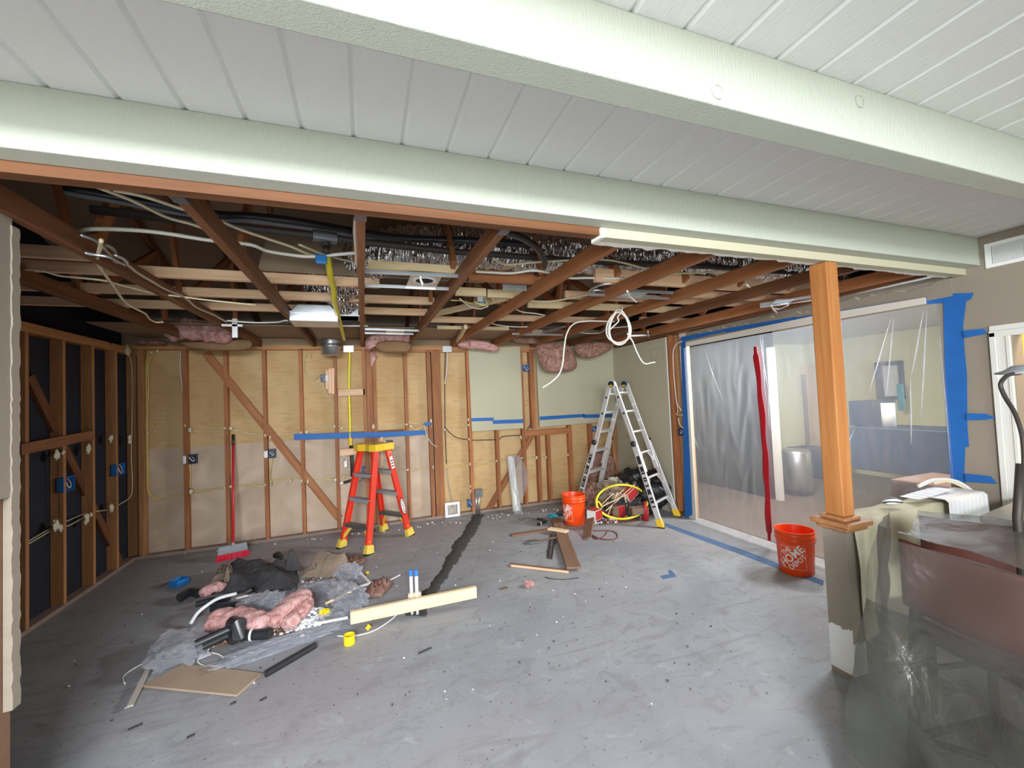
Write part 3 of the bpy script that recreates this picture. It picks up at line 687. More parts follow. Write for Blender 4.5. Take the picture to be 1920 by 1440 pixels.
# curled pale cable over the end of the half wall
cable('curled_cable', [(3.42, 1.71, 0.93), (3.60, 1.70, 0.955), (3.76, 1.66, 0.93), (3.84, 1.60, 0.83), (3.85, 1.57, 0.72)], 0.012, 'white_cable', 'thick pale hose curling over the end of the half wall by the door casing')
cable('curled_cable', [(3.55, 1.69, 0.94), (3.68, 1.66, 0.94), (3.77, 1.60, 0.86), (3.74, 1.56, 0.74)], 0.009, 'cream_cable', 'thinner cream hose curling inside the thick one at the half wall end')
o = MB().box((HX0+0.105, HY0-0.006, 0.555), (HX0+0.125, HY0-0.001, 0.60)).build('wall_tag', 'new_pine'); tag(o, 'small pale wooden tag on the half wall face under the cloth edge', 'tag')

# ================================================================== PLASTIC SHEET, TAPE, ZIPPER
XP = XR-0.02
def film_fn(u, v):
    y = 4.205-(4.205-1.715)*u
    pull = math.exp(-((u-0.33)/0.03)**2)+0.8*math.exp(-((u-0.86)/0.04)**2)+0.8*math.exp(-((u-0.94)/0.03)**2)
    if v < 0.9:
        z = 2.165-(2.165-0.06)*v/0.9; fl = 0
    else:
        z = 0.06-0.052*min(1, (v-0.9)/0.03); fl = (v-0.9)/0.1
    fold = 0.004*math.sin(u*33+v*3)+0.008*noise.noise(Vector((u*9, v*3, 1)))+0.012*noise.noise(Vector((u*30, v*7, 5)))+0.018*pull*math.sin(v*14+u*60)
    x = XP-0.02-abs(fold)*min(1, v*6+0.1)*min(1, u*12)*min(1, (1-u)*12)-0.30*fl
    if u > 0.72:
        lift = min(1, (u-0.72)/0.10)
        if v > 0.42*1.0: z = max(z, 0.90+0.0*v) if False else z
    return (x, y, z+(0.006*abs(noise.noise(Vector((u*40, v*60, 2)))) if fl else 0))
sheet = empty('plastic_sheet', 'clear plastic dust barrier taped across the wide opening, with a red zipper', 'plastic sheet')
o = MB().grid(film_fn, 150, 90).build('film', 'plastic_film', smooth=True); o.parent = sheet
def fpt(py_, z): # a point on the film's face
    u = (4.205-py_)/(4.205-1.715); v = (2.165-z)/(2.165-0.06)*0.9
    return Vector(film_fn(u, v))
# sharp stretched creases that catch the light
mb = MB()
for (ya, za, yb_, zb, wv) in ((3.12, 2.15, 3.06, 1.62, 0.004), (3.06, 1.62, 3.07, 1.2, 0.003), (3.09, 2.15, 3.09, 1.5, 0.003), (2.0, 2.1, 2.18, 1.55, 0.004), (1.98, 2.1, 2.06, 1.5, 0.003), (1.80, 2.12, 1.90, 1.65, 0.004), (1.78, 2.12, 1.86, 1.35, 0.004), (1.90, 1.65, 1.93, 1.15, 0.004), (1.72, 2.0, 1.72, 1.05, 0.003), (2.30, 1.25, 2.44, 0.95, 0.003), (4.12, 1.75, 4.10, 1.25, 0.006), (4.13, 1.2, 4.03, 0.9, 0.006), (3.86, 2.1, 3.62, 1.5, 0.003)):
    a = fpt(ya, za); b2 = fpt(yb_, zb); N = 14; pts = []
    for i in range(N+1):
        t = i/N; p = a.lerp(b2, t); p.x -= 0.012+0.012*math.sin(t*math.pi); p.y += 0.004*math.sin(t*5+ya); pts.append(p)
    o = MB().tube(pts, [wv*math.sin(math.pi*min(1, max(0.03, i/N)))+0.0008 for i in range(N+1)], 6).build('crease', 'bag_film', smooth=True); o.parent = sheet
# zipper
mb = MB(); N = 60; z0, z1 = 1.79, 0.06
for side in (0,):
    prev = None
    for i in range(N+1):
        t = i/N; a = P(1415+(1441-1415)*t+4*math.sin(t*3.1), 650+(1014-650)*t, x=XP-0.06)
        w = 0.030+0.004*math.sin(t*23)
        a = Vector((XP-0.055-0.004*math.sin(t*31), a.y, a.z))
        if i < 3 or i > N-3: w *= 0.6
        cur = [(a.x, a.y-w, a.z), (a.x, a.y+w, a.z), (a.x+0.004, a.y+w, a.z), (a.x+0.004, a.y-w, a.z), (a.x-0.005, a.y, a.z)]
        if prev: mb.add(prev+cur, [(0, 4, 9, 5), (4, 1, 6, 9), (1, 2, 7, 6), (2, 3, 8, 7), (3, 0, 5, 8)])
        prev = cur
o = mb.build('zipper', 'red_zipper'); o.parent = sheet
def tape_quad(mb, pts, plane, val, t=0.0015, k=None):
    q = [P(px, py, **{plane: val}) for px, py in pts]
    n = {'x': Vector((-t, 0, 0)), 'y': Vector((0, -t, 0)), 'z': Vector((0, 0, t))}[plane]
    mb.prism(q, n, k)
mb = MB(); T = XR-0.017
tape_quad(mb, [(1277, 640), (1285, 640), (1298, 966), (1284, 972)], 'x', T)
tape_quad(mb, [(1277, 632), (1360, 617), (1360, 622), (1277, 641)], 'x', T)
tape_quad(mb, [(1360, 616), (1492, 594), (1492, 600), (1360, 624)], 'x', T)
tape_quad(mb, [(1488, 596), (1540, 588), (1540, 593), (1488, 601)], 'x', T)
tape_quad(mb, [(1540, 588), (1738, 557), (1738, 559), (1540, 593)], 'x', T)
o = mb.build('tape', 'blue_tape'); o.parent = sheet
mb = MB()
tape_quad(mb, [(1288, 642), (1540, 590), (1540, 604), (1288, 650)], 'x', XP-0.02, 0.02)
tape_quad(mb, [(1540, 590), (1736, 558), (1737, 570), (1540, 604)], 'x', XP-0.02, 0.02)
o = mb.build('batten', 'pale_paint'); o.parent = sheet
mb = MB()
tape_quad(mb, [(1737, 557), (1770, 551), (1826, 549), (1820, 562), (1812, 564), (1806, 610), (1809, 660), (1813, 700), (1814, 800), (1817, 838), (1810, 838), (1808, 890), (1811, 907), (1783, 903), (1774, 760), (1769, 568), (1738, 571)], 'x', XR-0.005, 0.003)
tape_quad(mb, [(1806, 620), (1845, 616), (1851, 625), (1808, 634)], 'x', XR-0.02, 0.002)
tape_quad(mb, [(1812, 775), (1848, 776), (1869, 783), (1848, 787), (1812, 788)], 'x', XR-0.02, 0.002)
tape_quad(mb, [(1809, 888), (1858, 893), (1870, 907), (1810, 903)], 'x', XR-0.02, 0.002)
o = mb.build('wide_tape', 'blue_tape'); o.parent = sheet
mb = MB()
tape_quad(mb, [(1248, 981), (1400, 1034), (1545, 1090), (1543, 1098), (1395, 1042), (1244, 986)], 'z', 0.0, 0.002)
o = mb.build('floor_tape', 'dusty_tape'); o.parent = sheet
mb = MB()
tape_quad(mb, [(1238, 1080), (1256, 1077), (1252, 1069), (1260, 1070), (1268, 1081), (1243, 1086)], 'z', 0.0, 0.002)
tag(mb.build('floor_mark', 'dusty_tape'), 'small L-shaped bit of dusty blue tape on the bare floor', 'tape')
def wall_tape(name, quads, label, val=YB-0.015, k=0):
    mb = MB()
    for q in quads: tape_quad(mb, q, 'y', val, 0.002)
    tag(mb.build(name, 'blue_tape'), label, 'tape')
wall_tape('tape_strip', [[(551, 814), (693, 810), (693, 820), (551, 825)], [(692, 811), (768, 808), (800, 807), (797, 815), (692, 821)]], 'long blue tape strip stretched level across six studs', YB-0.001)
wall_tape('tape_strip', [[(884, 784), (926, 783), (925, 789), (884, 790)], [(924, 788), (981, 786), (981, 793), (924, 795)]], 'stepped blue tape strip on the tall drywall panel')
wall_tape('tape_strip', [[(1012, 781), (1096, 776), (1095, 782), (1012, 788)], [(1094, 777), (1162, 776), (1162, 782), (1094, 784)]], 'stepped blue tape strip on the plastered wall behind the aluminium ladder')
wall_tape('tape_strip', [[(795, 793), (808, 791), (808, 797), (795, 799)]], 'tiny blue tape tab next to the thick wall post', YB-0.001)

# ================================================================== RIGHT WALL: VENT, DOOR CASING, ROOM BEYOND
v0 = P(1846, 459, x=XR); v1 = P(1850, 504, x=XR)
vt = empty('wall_vent', 'white louvred air grille high on the beige wall', 'air grille')
zt, zb = v0.z, v1.z; ya, yb_ = v0.y, v0.y-0.40
mb = MB(); f = 0.022
for a, b2 in (((ya, zt), (yb_, zt-f)), ((ya, zb+f), (yb_, zb)), ((ya, zt-f), (ya-f*1.3, zb+f)), ((yb_+f, zt-f), (yb_, zb+f)), ((ya-0.175, zt-f), (ya-0.195, zb+f))):
    mb.box((XR-0.008, a[0], a[1]), (XR, b2[0], b2[1]))
mb.build('frame', 'white_plastic', parent=vt)
mb = MB()
for k in range(22): y = ya-0.035-k*0.0065; mb.bar((XR-0.004, y, zb+f), (XR-0.004, y, zt-f), 0.004, 0.002)
mb.build('upright_louvres', 'white_plastic', parent=vt)
mb = MB()
for k in range(12): z = zb+f+0.006+k*(zt-zb-2*f)/12; mb.box((XR-0.006, ya-0.195, z), (XR-0.001, yb_+f, z+0.004))
mb.build('level_louvres', 'white_plastic', parent=vt)
MB().box((XR-0.001, ya-0.01, zb+0.01), (XR-0.0005, yb_+0.01, zt-0.01)).build('duct_opening', 'grey_plastic', parent=vt)
# door casing
c0 = P(1845, 618, x=XR-0.02)
mb = MB()
yo = 1.497; yi = 1.405
mb.box((XR-0.022, yo, 0), (XR, yo-0.03, 1.915)).box((XR-0.014, yo-0.03, 0), (XR, yi+0.02, 1.915)).box((XR-0.02, yi+0.02, 0), (XR+0.12, yi, 1.91))
mb.box((XR-0.022, yo, 1.885), (XR, 0.5, 1.925)).box((XR-0.012, yo, 1.925), (XR, 0.5, 1.96))
mb.box((XR-0.022, 0.62, 0), (XR, 0.53, 1.915))
s_(mb.build('door_1', 'white_trim', bev=0.003))
# armoire in the warm room beyond
arm = empty('armoire', 'carved honey-coloured wooden armoire in the lit room beyond the doorway', 'armoire')
AX = 4.75
MB().box((AX, 0.70, 0.0), (AX+0.5, 1.93, 1.98)).build('body', 'armoire_wood', parent=arm)
for yy in (0.74, 1.34):
    mb = MB()
    mb.box((AX-0.02, yy, 0.12), (AX, yy+0.56, 1.86)).box((AX-0.035, yy+0.03, 0.15), (AX-0.02, yy+0.08, 1.82)).box((AX-0.035, yy+0.48, 0.15), (AX-0.02, yy+0.53, 1.82)).box((AX-0.03, yy+0.08, 0.95), (AX-0.02, yy+0.48, 1.03))
    dd = mb.build('door', 'armoire_wood', parent=arm)
    pts = [Vector((AX-0.026, yy+0.10+0.36*i/30, 1.66+0.07*math.sin(math.pi*i/30)+0.02*math.cos(i*0.9))) for i in range(31)]
    c_ = MB().tube(pts, 0.008, 6).tube([Vector((AX-0.026, yy+0.10, 1.05+0.61*i/10)) for i in range(11)], 0.006, 6).tube([Vector((AX-0.026, yy+0.46, 1.05+0.61*i/10)) for i in range(11)], 0.006, 6).build('carving', 'door_brown', smooth=True); c_.parent = dd
# lamp stand by the doorway: dark gooseneck with a shade
lamp = empty('gooseneck_lamp', 'black gooseneck floor lamp in front of the doorway', 'lamp')
LYp = 0.98
def LP(px, py): return P(px, py, y=LYp)
MB().tube(spline([LP(1912, 700), LP(1895, 702), LP(1884, 708), LP(1876, 722), LP(1885, 745), LP(1903, 775), LP(1916, 815), LP(1920, 850), LP(1919, 900)], 5), 0.008, 8).build('gooseneck', 'black_iron', parent=lamp, smooth=True)
q = LP(1908, 970); top = LP(1914, 870)
MB().tube([(q.x, LYp, 0.02), (q.x, LYp, q.z), top], 0.016, 10).build('pole', 'black_iron', parent=lamp, smooth=True)
MB().lathe([(0.0, 0.03), (0.16, 0.022), (0.165, 0.0), (0.0, 0.0)], (q.x, LYp, 0.0), 28).build('base', 'black_iron', parent=lamp, smooth=True)
sp = LP(1916, 697)
MB().lathe([(0.0, 0.03), (0.03, 0.028), (0.05, 0.012), (0.085, 0.0), (0.08, -0.003), (0.0, 0.02)], sp, 24, axis=(-0.1, 0, 1)).build('lamp_shade', 'grey_plastic', parent=lamp, smooth=True)

# ------------------------------------------------------------------ things beyond the sheet
kd = empty('kitchen_door', 'brown door in a tan frame far beyond the plastic sheet', 'door')
KX = 8.25
a = P(1465, 690, x=KX); b2 = P(1536, 860, x=KX)
mb = MB().box((KX, a.y+0.1, a.z-0.17), (KX+0.06, b2.y-0.25, a.z)).box((KX, b2.y+0.15, 0), (KX+0.06, b2.y-0.25, a.z-0.17))
mb.build('door_frame', 'door_frame_tan', parent=kd)
MB().box((KX+0.04, b2.y+1.15, 0), (KX+0.07, b2.y+0.15, a.z-0.17)).build('door_leaf', 'door_brown', parent=kd)
MB().box((KX+0.02, a.y+0.1, 0), (KX+0.07, b2.y+1.15, a.z-0.17)).build('side_light', 'kitchen_green', parent=kd)
def kbox(name, mat, p0, p1, depth, x, label, cat, par=None):
    a = P(*p0, x=x); b2 = P(*p1, x=x)
    o = MB().box((x, a.y, max(0.006, a.z)), (x+depth, b2.y, max(0.006, b2.z))).build(name, mat, bev=0.01)
    return tag(o, label, cat)
wn = empty('kitchen_window', 'small kitchen window with a blue-grey frame seen through the plastic', 'window')
a = P(1640, 680, x=8.3); b2 = P(1695, 748, x=8.3)
mb = MB(); fw = 0.09
mb.box((8.28, a.y, a.z), (8.36, a.y-fw, b2.z)).box((8.28, b2.y+fw*0.5, a.z), (8.36, b2.y, b2.z)).box((8.28, a.y, a.z), (8.36, b2.y, a.z-fw*0.7)).box((8.28, a.y, b2.z+fw*0.5), (8.36, b2.y, b2.z))
mb.build('frame', 'kitchen_dark', parent=wn)
MB().box((8.33, a.y, a.z), (8.34, b2.y, b2.z)).build('pane', 'paper', parent=wn)
s_(MB().box((8.37, -0.2, 0), (8.42, 5.9, 2.5)).build('wall_kitchen_far', 'kitchen_green'))
kbox('teal_towel', 'teal_cloth', (1680, 720), (1696, 770), 0.03, 8.15, 'teal towel hanging by the kitchen window beyond the plastic', 'towel')
kbox('kitchen_island', 'kitchen_dark', (1592, 800), (1800, 905), 0.6, 5.9, 'long dark kitchen counter beyond the plastic sheet', 'counter')
kbox('kitchen_cabinet', 'kitchen_dark', (1590, 752), (1640, 800), 0.5, 6.6, 'dark tall kitchen unit behind the counter, next to the orange post', 'cabinet')
kbox('cabinet_run', 'kitchen_dark', (1475, 838), (1560, 900), 0.5, 7.4, 'low dark cabinets under the tan door frame beyond the plastic', 'cabinet')
q = P(1656, 770, x=6.1); MB_ = MB().lathe([(0.0, 0.0), (0.07, 0.0), (0.07, 0.30), (0.0, 0.30)], (6.2, q.y, P(1656, 800, x=6.2).z), 20)
tag(MB_.build('paper_roll', 'white_plastic', smooth=True), 'white kitchen paper roll standing on the dark counter', 'paper roll')
q = P(1485, 940, z=0.006); r = 0.17
bin_ = empty('waste_bin', 'shiny steel waste bin standing beyond the plastic by the white wall edge', 'bin')
q = P(1497, 925, z=0.006)
MB().lathe([(0.0, 0.0), (0.19, 0.0), (0.19, 0.62), (0.17, 0.66), (0, 0.68)], q, 28).build('body', 'steel', parent=bin_, smooth=True)
MB().lathe([(0.0, 0.0), (0.195, 0.0), (0.195, 0.05)], q, 28).build('foot_ring', 'black_plastic', parent=bin_, smooth=True)
# pinkish covered board behind the half wall, under the plastic
a = P(1592, 905, x=XR+0.3)
o = MB().box((XR+0.14, 2.20, 0.40), (XR+0.7, 1.78, 0.84)).build('covered_bench', 'pink_board', bev=0.03)
tag(o, 'pinkish covered bench behind the half wall on the far side of the plastic', 'bench')

# ================================================================== STOOLS AND TABLE UNDER FILM
def stool(name, c, ang, label, zt=0.985):
    e = empty(name, label, 'stool', 'maroon stools under the film')
    cs, sn = math.cos(ang), math.sin(ang)
    def W(x, y, z): return Vector((c[0]+x*cs-y*sn, c[1]+x*sn+y*cs, z))
    mb = MB(); wd = 0.46
    # back pad: curved cushion
    N = 18
    def bf(u, v):
        x = -wd/2+wd*u; z = (zt-0.26)+0.26*v
        e2 = min(u, 1-u, 0.12)/0.12; e3 = min(v, 1-v, 0.15)/0.15
        return x, z, 0.028*min(1, math.sqrt(max(0, e2*e3)))
    front = [[W(bf(i/N, j/8)[0], -0.005-bf(i/N, j/8)[2]-0.04*(1-(2*i/N-1)**2), bf(i/N, j/8)[1]) for i in range(N+1)] for j in range(9)]
    back = [[W(bf(i/N, j/8)[0], 0.005+bf(i/N, j/8)[2]-0.04*(1-(2*i/N-1)**2), bf(i/N, j/8)[1]) for i in range(N+1)] for j in range(9)]
    for g, fl in ((front, False), (back, True)):
        vs = [p for r_ in g for p in r_]
        fs = [(j*(N+1)+i, j*(N+1)+i+1, (j+1)*(N+1)+i+1, (j+1)*(N+1)+i) for j in range(8) for i in range(N)]
        mb.add(vs, [f[::-1] for f in fs] if fl else fs)
    mb.build('backrest', 'maroon', parent=e, smooth=True)
    mb = MB().blob(W(0, 0.22, 0.64), (0.23, 0.22, 0.05), 0.02, rot=ang, power=0.4, nu=40)
    mb.build('seat', 'maroon', parent=e, smooth=True)
    for sx in (-1, 1):
        for sy, top in ((0.0, zt-0.20), (0.40, 0.60)):
            MB().bar(W(sx*0.205, 0.03+sy*0.9, top), W(sx*0.23, -0.02+sy*1.1, 0.0), 0.028, 0.028).build('leg', 'black_iron', parent=e)
    mb = MB()
    zb = 0.20
    for sx in (-1, 1): mb.bar(W(sx*0.225, 0.0, zb), W(sx*0.225, 0.42, zb), 0.02, 0.02)
    mb.bar(W(-0.225, 0, zb), W(0.225, 0.42, zb+0.02), 0.018, 0.018).bar(W(0.225, 0, zb), W(-0.225, 0.42, zb), 0.018, 0.018).bar(W(-0.225, 0.42, zb), W(0.225, 0.42, zb), 0.02, 0.02)
    mb.build('stretcher', 'black_iron', parent=e)
    return e
A_ = P(1683, 1008, z=0.985); B_ = P(1920, 1078, z=0.985)
dv = (B_-A_).normalized(); ang = math.atan2(dv.y, dv.x)
c1 = A_+dv*0.235
stool('bar_stool', (c1.x, c1.y), ang, 'maroon stool with its back to the room, nearest the half wall end, under plastic film')
A2_ = P(1722, 968, z=0.95); dv2 = Vector((math.cos(ang*0.6), math.sin(ang*0.6), 0)); c2 = A2_+dv2*0.24
c2 = Vector((c2.x, c2.y, 0))
stool('bar_stool', (c2.x+0.02, c2.y+0.02), ang*0.6, 'darker maroon stool half hidden between the first one and the half wall', zt=0.95)
TC = P(1835, 966, z=0.90); TD = P(1919, 931, z=0.90)
tb = empty('covered_table', 'high table wrapped in grey dusty plastic beside the stools', 'table')
td = (TD-TC).normalized(); tn = Vector((td.y, -td.x, 0))
p0 = TC; L = min(1.0, 0.9)
p0 = Vector((2.96, 1.30, 0.9)); 
poly = [TC, Vector((3.82, TC.y+td.y/td.x*(3.82-TC.x), 0.9)), Vector((3.82, 0.35, 0.9)), Vector((3.05, 0.35, 0.9)), Vector((3.05, 0.9, 0.9))]
MB().prism([p-Vector((0, 0, 0.04)) for p in poly], (0, 0, 0.04)).build('table_top', 'grey_cover', parent=tb, bev=0.01)
for q in ((3.15, 0.45), (3.7, 0.45), (3.7, 1.15), (3.15, 0.95)): MB().box((q[0]-0.03, q[1]-0.03, 0), (q[0]+0.03, q[1]+0.03, 0.86)).build('leg', 'black_iron', parent=tb)
# heavy film draped over stool backs down to the floor
def drape(u, v):
    # u along from the half wall corner towards the camera's right, v from top of the backs to the floor
    a = A_+Vector((-0.03, 0.02, 0.02)); b2 = A_+dv*1.1+Vector((0, 0, 0.02))
    p = a.lerp(b2, u)
    fall = v
    out = Vector((dv.y, -dv.x, 0))*(0.05+0.20*fall+0.03*math.sin(u*14+v*3)*fall+0.05*noise.noise(Vector((u*5, v*4, 3))))
    z = (p.z)*(1-fall)+0.012*fall
    side = -dv*0.06*fall*(1-u)
    return p+out+side+Vector((0, 0, z-p.z))
mbd = MB().grid(drape, 60, 50); mbd.m = [0 if (i//60) < 13 else 1 for i in range(len(mbd.f))]  # lower faces take the film with the deeper painted shade
o = mbd.build('film_cover', ['shade_film', 'deep_shade_film'], smooth=True)
dc = tag(o, 'shade-tinted plastic film hanging over the stool backs down to the concrete', 'plastic film')
def top_drape(u, v):
    a = A_.lerp(A_+dv*1.1, u)+Vector((0, 0, 0.022)); b2 = A2_.lerp(A2_+dv2*0.95, u)+Vector((0, 0, 0.03))
    p = a.lerp(b2, v); p.z -= 0.05*math.sin(math.pi*v)+0.012*noise.noise(Vector((u*7, v*5, 6))); return p
o = MB().grid(top_drape, 40, 20).build('film_cover', 'shade_film', smooth=True)
tag(o, 'shade-tinted plastic film stretched from the top of one maroon stool back to the other', 'plastic film')
def side_drape(u, v):
    a = A_+Vector((-0.03, 0.02, 0.02)); b2 = Vector((2.60, 1.45, 0.95))
    p = a.lerp(b2, u); sv = 0.10*math.sin(v*math.pi)*0.5
    return Vector((p.x-sv-0.03*noise.noise(Vector((u*6, v*5, 9)))-0.10*v*(1-u), p.y+0.02*math.sin(v*8+u*5), p.z*(1-v)+0.012*v))
o = MB().grid(side_drape, 24, 40).build('film_cover', 'shade_film', smooth=True)
tag(o, 'side fold of the shade-tinted film between the maroon stool and the half wall', 'plastic film')
# a loose lap of film on the floor at the foot of the half wall
o = MB().grid(lambda u, v: (2.44+0.42*u, 1.56-0.16*v-0.1*u, 0.012+0.05*(1-v)*u+0.02*abs(noise.noise(Vector((u*9, v*9, 0))))), 24, 14).build('film_lap', 'shade_film', smooth=True)
tag(o, 'loose lap of film lying at the foot of the half wall', 'plastic film')

# ================================================================== RED STEPLADDER
def F(px, py): return P(px, py, z=0.0)
lad = empty('stepladder', 'red fibreglass double-sided stepladder with yellow top and feet, four feet high', 'ladder')
fa1, fa2, fb1, fb2 = F(640, 1027), F(691, 1040), F(720, 995), F(769, 1004)
cc = (fa1+fa2+fb1+fb2)/4
d_ = (fa2-fa1+fb2-fb1).normalized(); e_ = Vector((-d_.y, d_.x, 0))
if e_.dot(fb1-fa1) < 0: e_ = -e_
ZT = 1.10
def channel(mb, p, q, out, side, w=0.072, fl=0.03, t=0.006):
    """C-section rail from p to q, web facing `out`"""
    mb.bar(p+out*0, q+out*0, w, t, up=out)
    for s in (-1, 1):
        o2 = side*(s*(w/2-t/2))-out*fl/2
        mb.bar(p+o2, q+o2, t, fl, up=out)
rails = []
for foot, sd, se in ((fa1, -1, -1), (fa2, 1, -1), (fb1, -1, 1), (fb2, 1, 1)):
    top = Vector((cc.x, cc.y, ZT))+d_*sd*0.145+e_*se*0.085
    base = foot+Vector((0, 0, 0.07)); base = foot.lerp(top, 0.07)
    out = d_*sd; dirv = (top-foot).normalized(); side = dirv.cross(out).normalized()
    mb = MB(); channel(mb, base, top, out, side)
    mb.build('rail', 'ladder_red', parent=lad)
    rails.append((foot, top, sd, se))
    fb = MB(); p = foot; q = foot.lerp(top, 0.085)
    fb.bar(p+Vector((0, 0, 0.008)), q, 0.105, 0.06, up=out, w2=0.082, h2=0.045)
    ft = fb.build('foot', 'foot_yellow', parent=lad)
    MB().bar(p, p+Vector((0, 0, 0.01)), 0.10, 0.065, up=out).build('sole', 'rubber', parent=ft)
for se in (-1, 1):
    (f1, t1, _, _), (f2, t2, _, _) = [r_ for r_ in rails if r_[3] == se]
    for k, t in enumerate((0.245, 0.50, 0.745)):
        a = f1.lerp(t1, t); b2 = f2.lerp(t2, t)
        st = MB().bar(a, b2, 0.085, 0.012).bar(a-e_*se*(-0.036)-Vector((0, 0, 0.015)), b2-e_*se*(-0.036)-Vector((0, 0, 0.015)), 0.004, 0.035).bar(a-e_*se*0.036-Vector((0, 0, 0.015)), b2-e_*se*0.036-Vector((0, 0, 0.015)), 0.004, 0.035)
        st.build('step', 'grey_plastic' if k else 'dark_steel', parent=lad)
        if k == 0:
            for ff, tt, s in ((f1, t1, 1), (f2, t2, -1)):
                p = a.lerp(b2, 0.25 if s > 0 else 0.75)-Vector((0, 0, 0.02)); q = ff.lerp(tt, 0.10)
                MB().bar(p, q, 0.035, 0.008, up=e_).build('brace', 'foot_yellow', parent=lad)
    p = f1.lerp(t1, 0.66); q = f2.lerp(t2, 0.70)
sb = MB().bar(rails[0][0].lerp(rails[0][1], 0.62), rails[2][0].lerp(rails[2][1], 0.72), 0.02, 0.004).build('spreader', 'dark_steel', parent=lad)
tc = Vector((cc.x, cc.y, ZT))
mb = MB(); poly = []
for u, v in ((-0.20, -0.135), (-0.10, -0.155), (0.0, -0.125), (0.10, -0.155), (0.20, -0.135), (0.185, 0.0), (0.20, 0.135), (0.10, 0.155), (0, 0.125), (-0.10, 0.155), (-0.20, 0.135), (-0.185, 0)):
    poly.append(tc+d_*u+e_*v-Vector((0, 0, 0.025)))
mb.prism(poly, (0, 0, 0.085))
cp = mb.build('top_cap', 'ladder_yellow', parent=lad, bev=0.012)
mb = MB()
for u, v in ((-0.12, -0.10), (0.12, -0.10), (0.12, 0.10), (-0.12, 0.10), (0, 0)):
    mb.lathe([(0.0, 0.0), (0.014, 0.0), (0.014, 0.0015), (0.0, 0.0015)], tc+d_*u+e_*v+Vector((0, 0, 0.060)), 12)
mb.build('tool_holes', 'rubber', parent=cp)
# stickers on the rail nearest the door: warning label and oval maker's plate
def rail_label(rail, t0, t1, wid, mat, nm, out_off=0.005, text=None, tsize=0.03, oval=False, tmat='print_white'):
    foot, top, sd, se = rail; out = d_*sd
    a, b2 = foot.lerp(top, t0), foot.lerp(top, t1); dv_ = (b2-a).normalized(); side = dv_.cross(out).normalized()
    mb = MB()
    if oval:
        c = (a+b2)/2; L2 = (b2-a).length/2
        poly = [c+dv_*L2*math.cos(i*math.pi/12)+side*wid/2*math.sin(i*math.pi/12)+out*out_off for i in range(24)]
    else:
        poly = [a+side*wid/2+out*out_off, a-side*wid/2+out*out_off, b2-side*wid/2+out*out_off, b2+side*wid/2+out*out_off]
    mb.prism(poly, out*0.0008); o = mb.build(nm, mat, parent=lad)
    if text:
        vs, fs = text_geo(text, tsize); c = (a+b2)/2
        mb = MB().add([c+dv_*(-x)+side*(y-tsize*0.33)*(1 if sd > 0 else 1)+out*(out_off+0.0014) for x, y in vs], fs)
        tt = mb.build('lettering', tmat); tt.parent = o
    return o
rail_label(rails[3], 0.77, 0.955, 0.046, 'print_white', 'warning_label')
rail_label(rails[3], 0.90, 0.95, 0.040, 'fire_orange', 'warning_label', 0.0062)
for t in (0.79, 0.82, 0.85): rail_label(rails[3], t, t+0.012, 0.034, 'print_black', 'warning_label', 0.0062)
rail_label(rails[3], 0.24, 0.44, 0.060, 'print_black', 'maker_label', 0.0052, oval=True)
rail_label(rails[3], 0.255, 0.425, 0.050, 'print_white', 'maker_label', 0.0062, oval=True, text='WERNER', tsize=0.042, tmat='print_black')

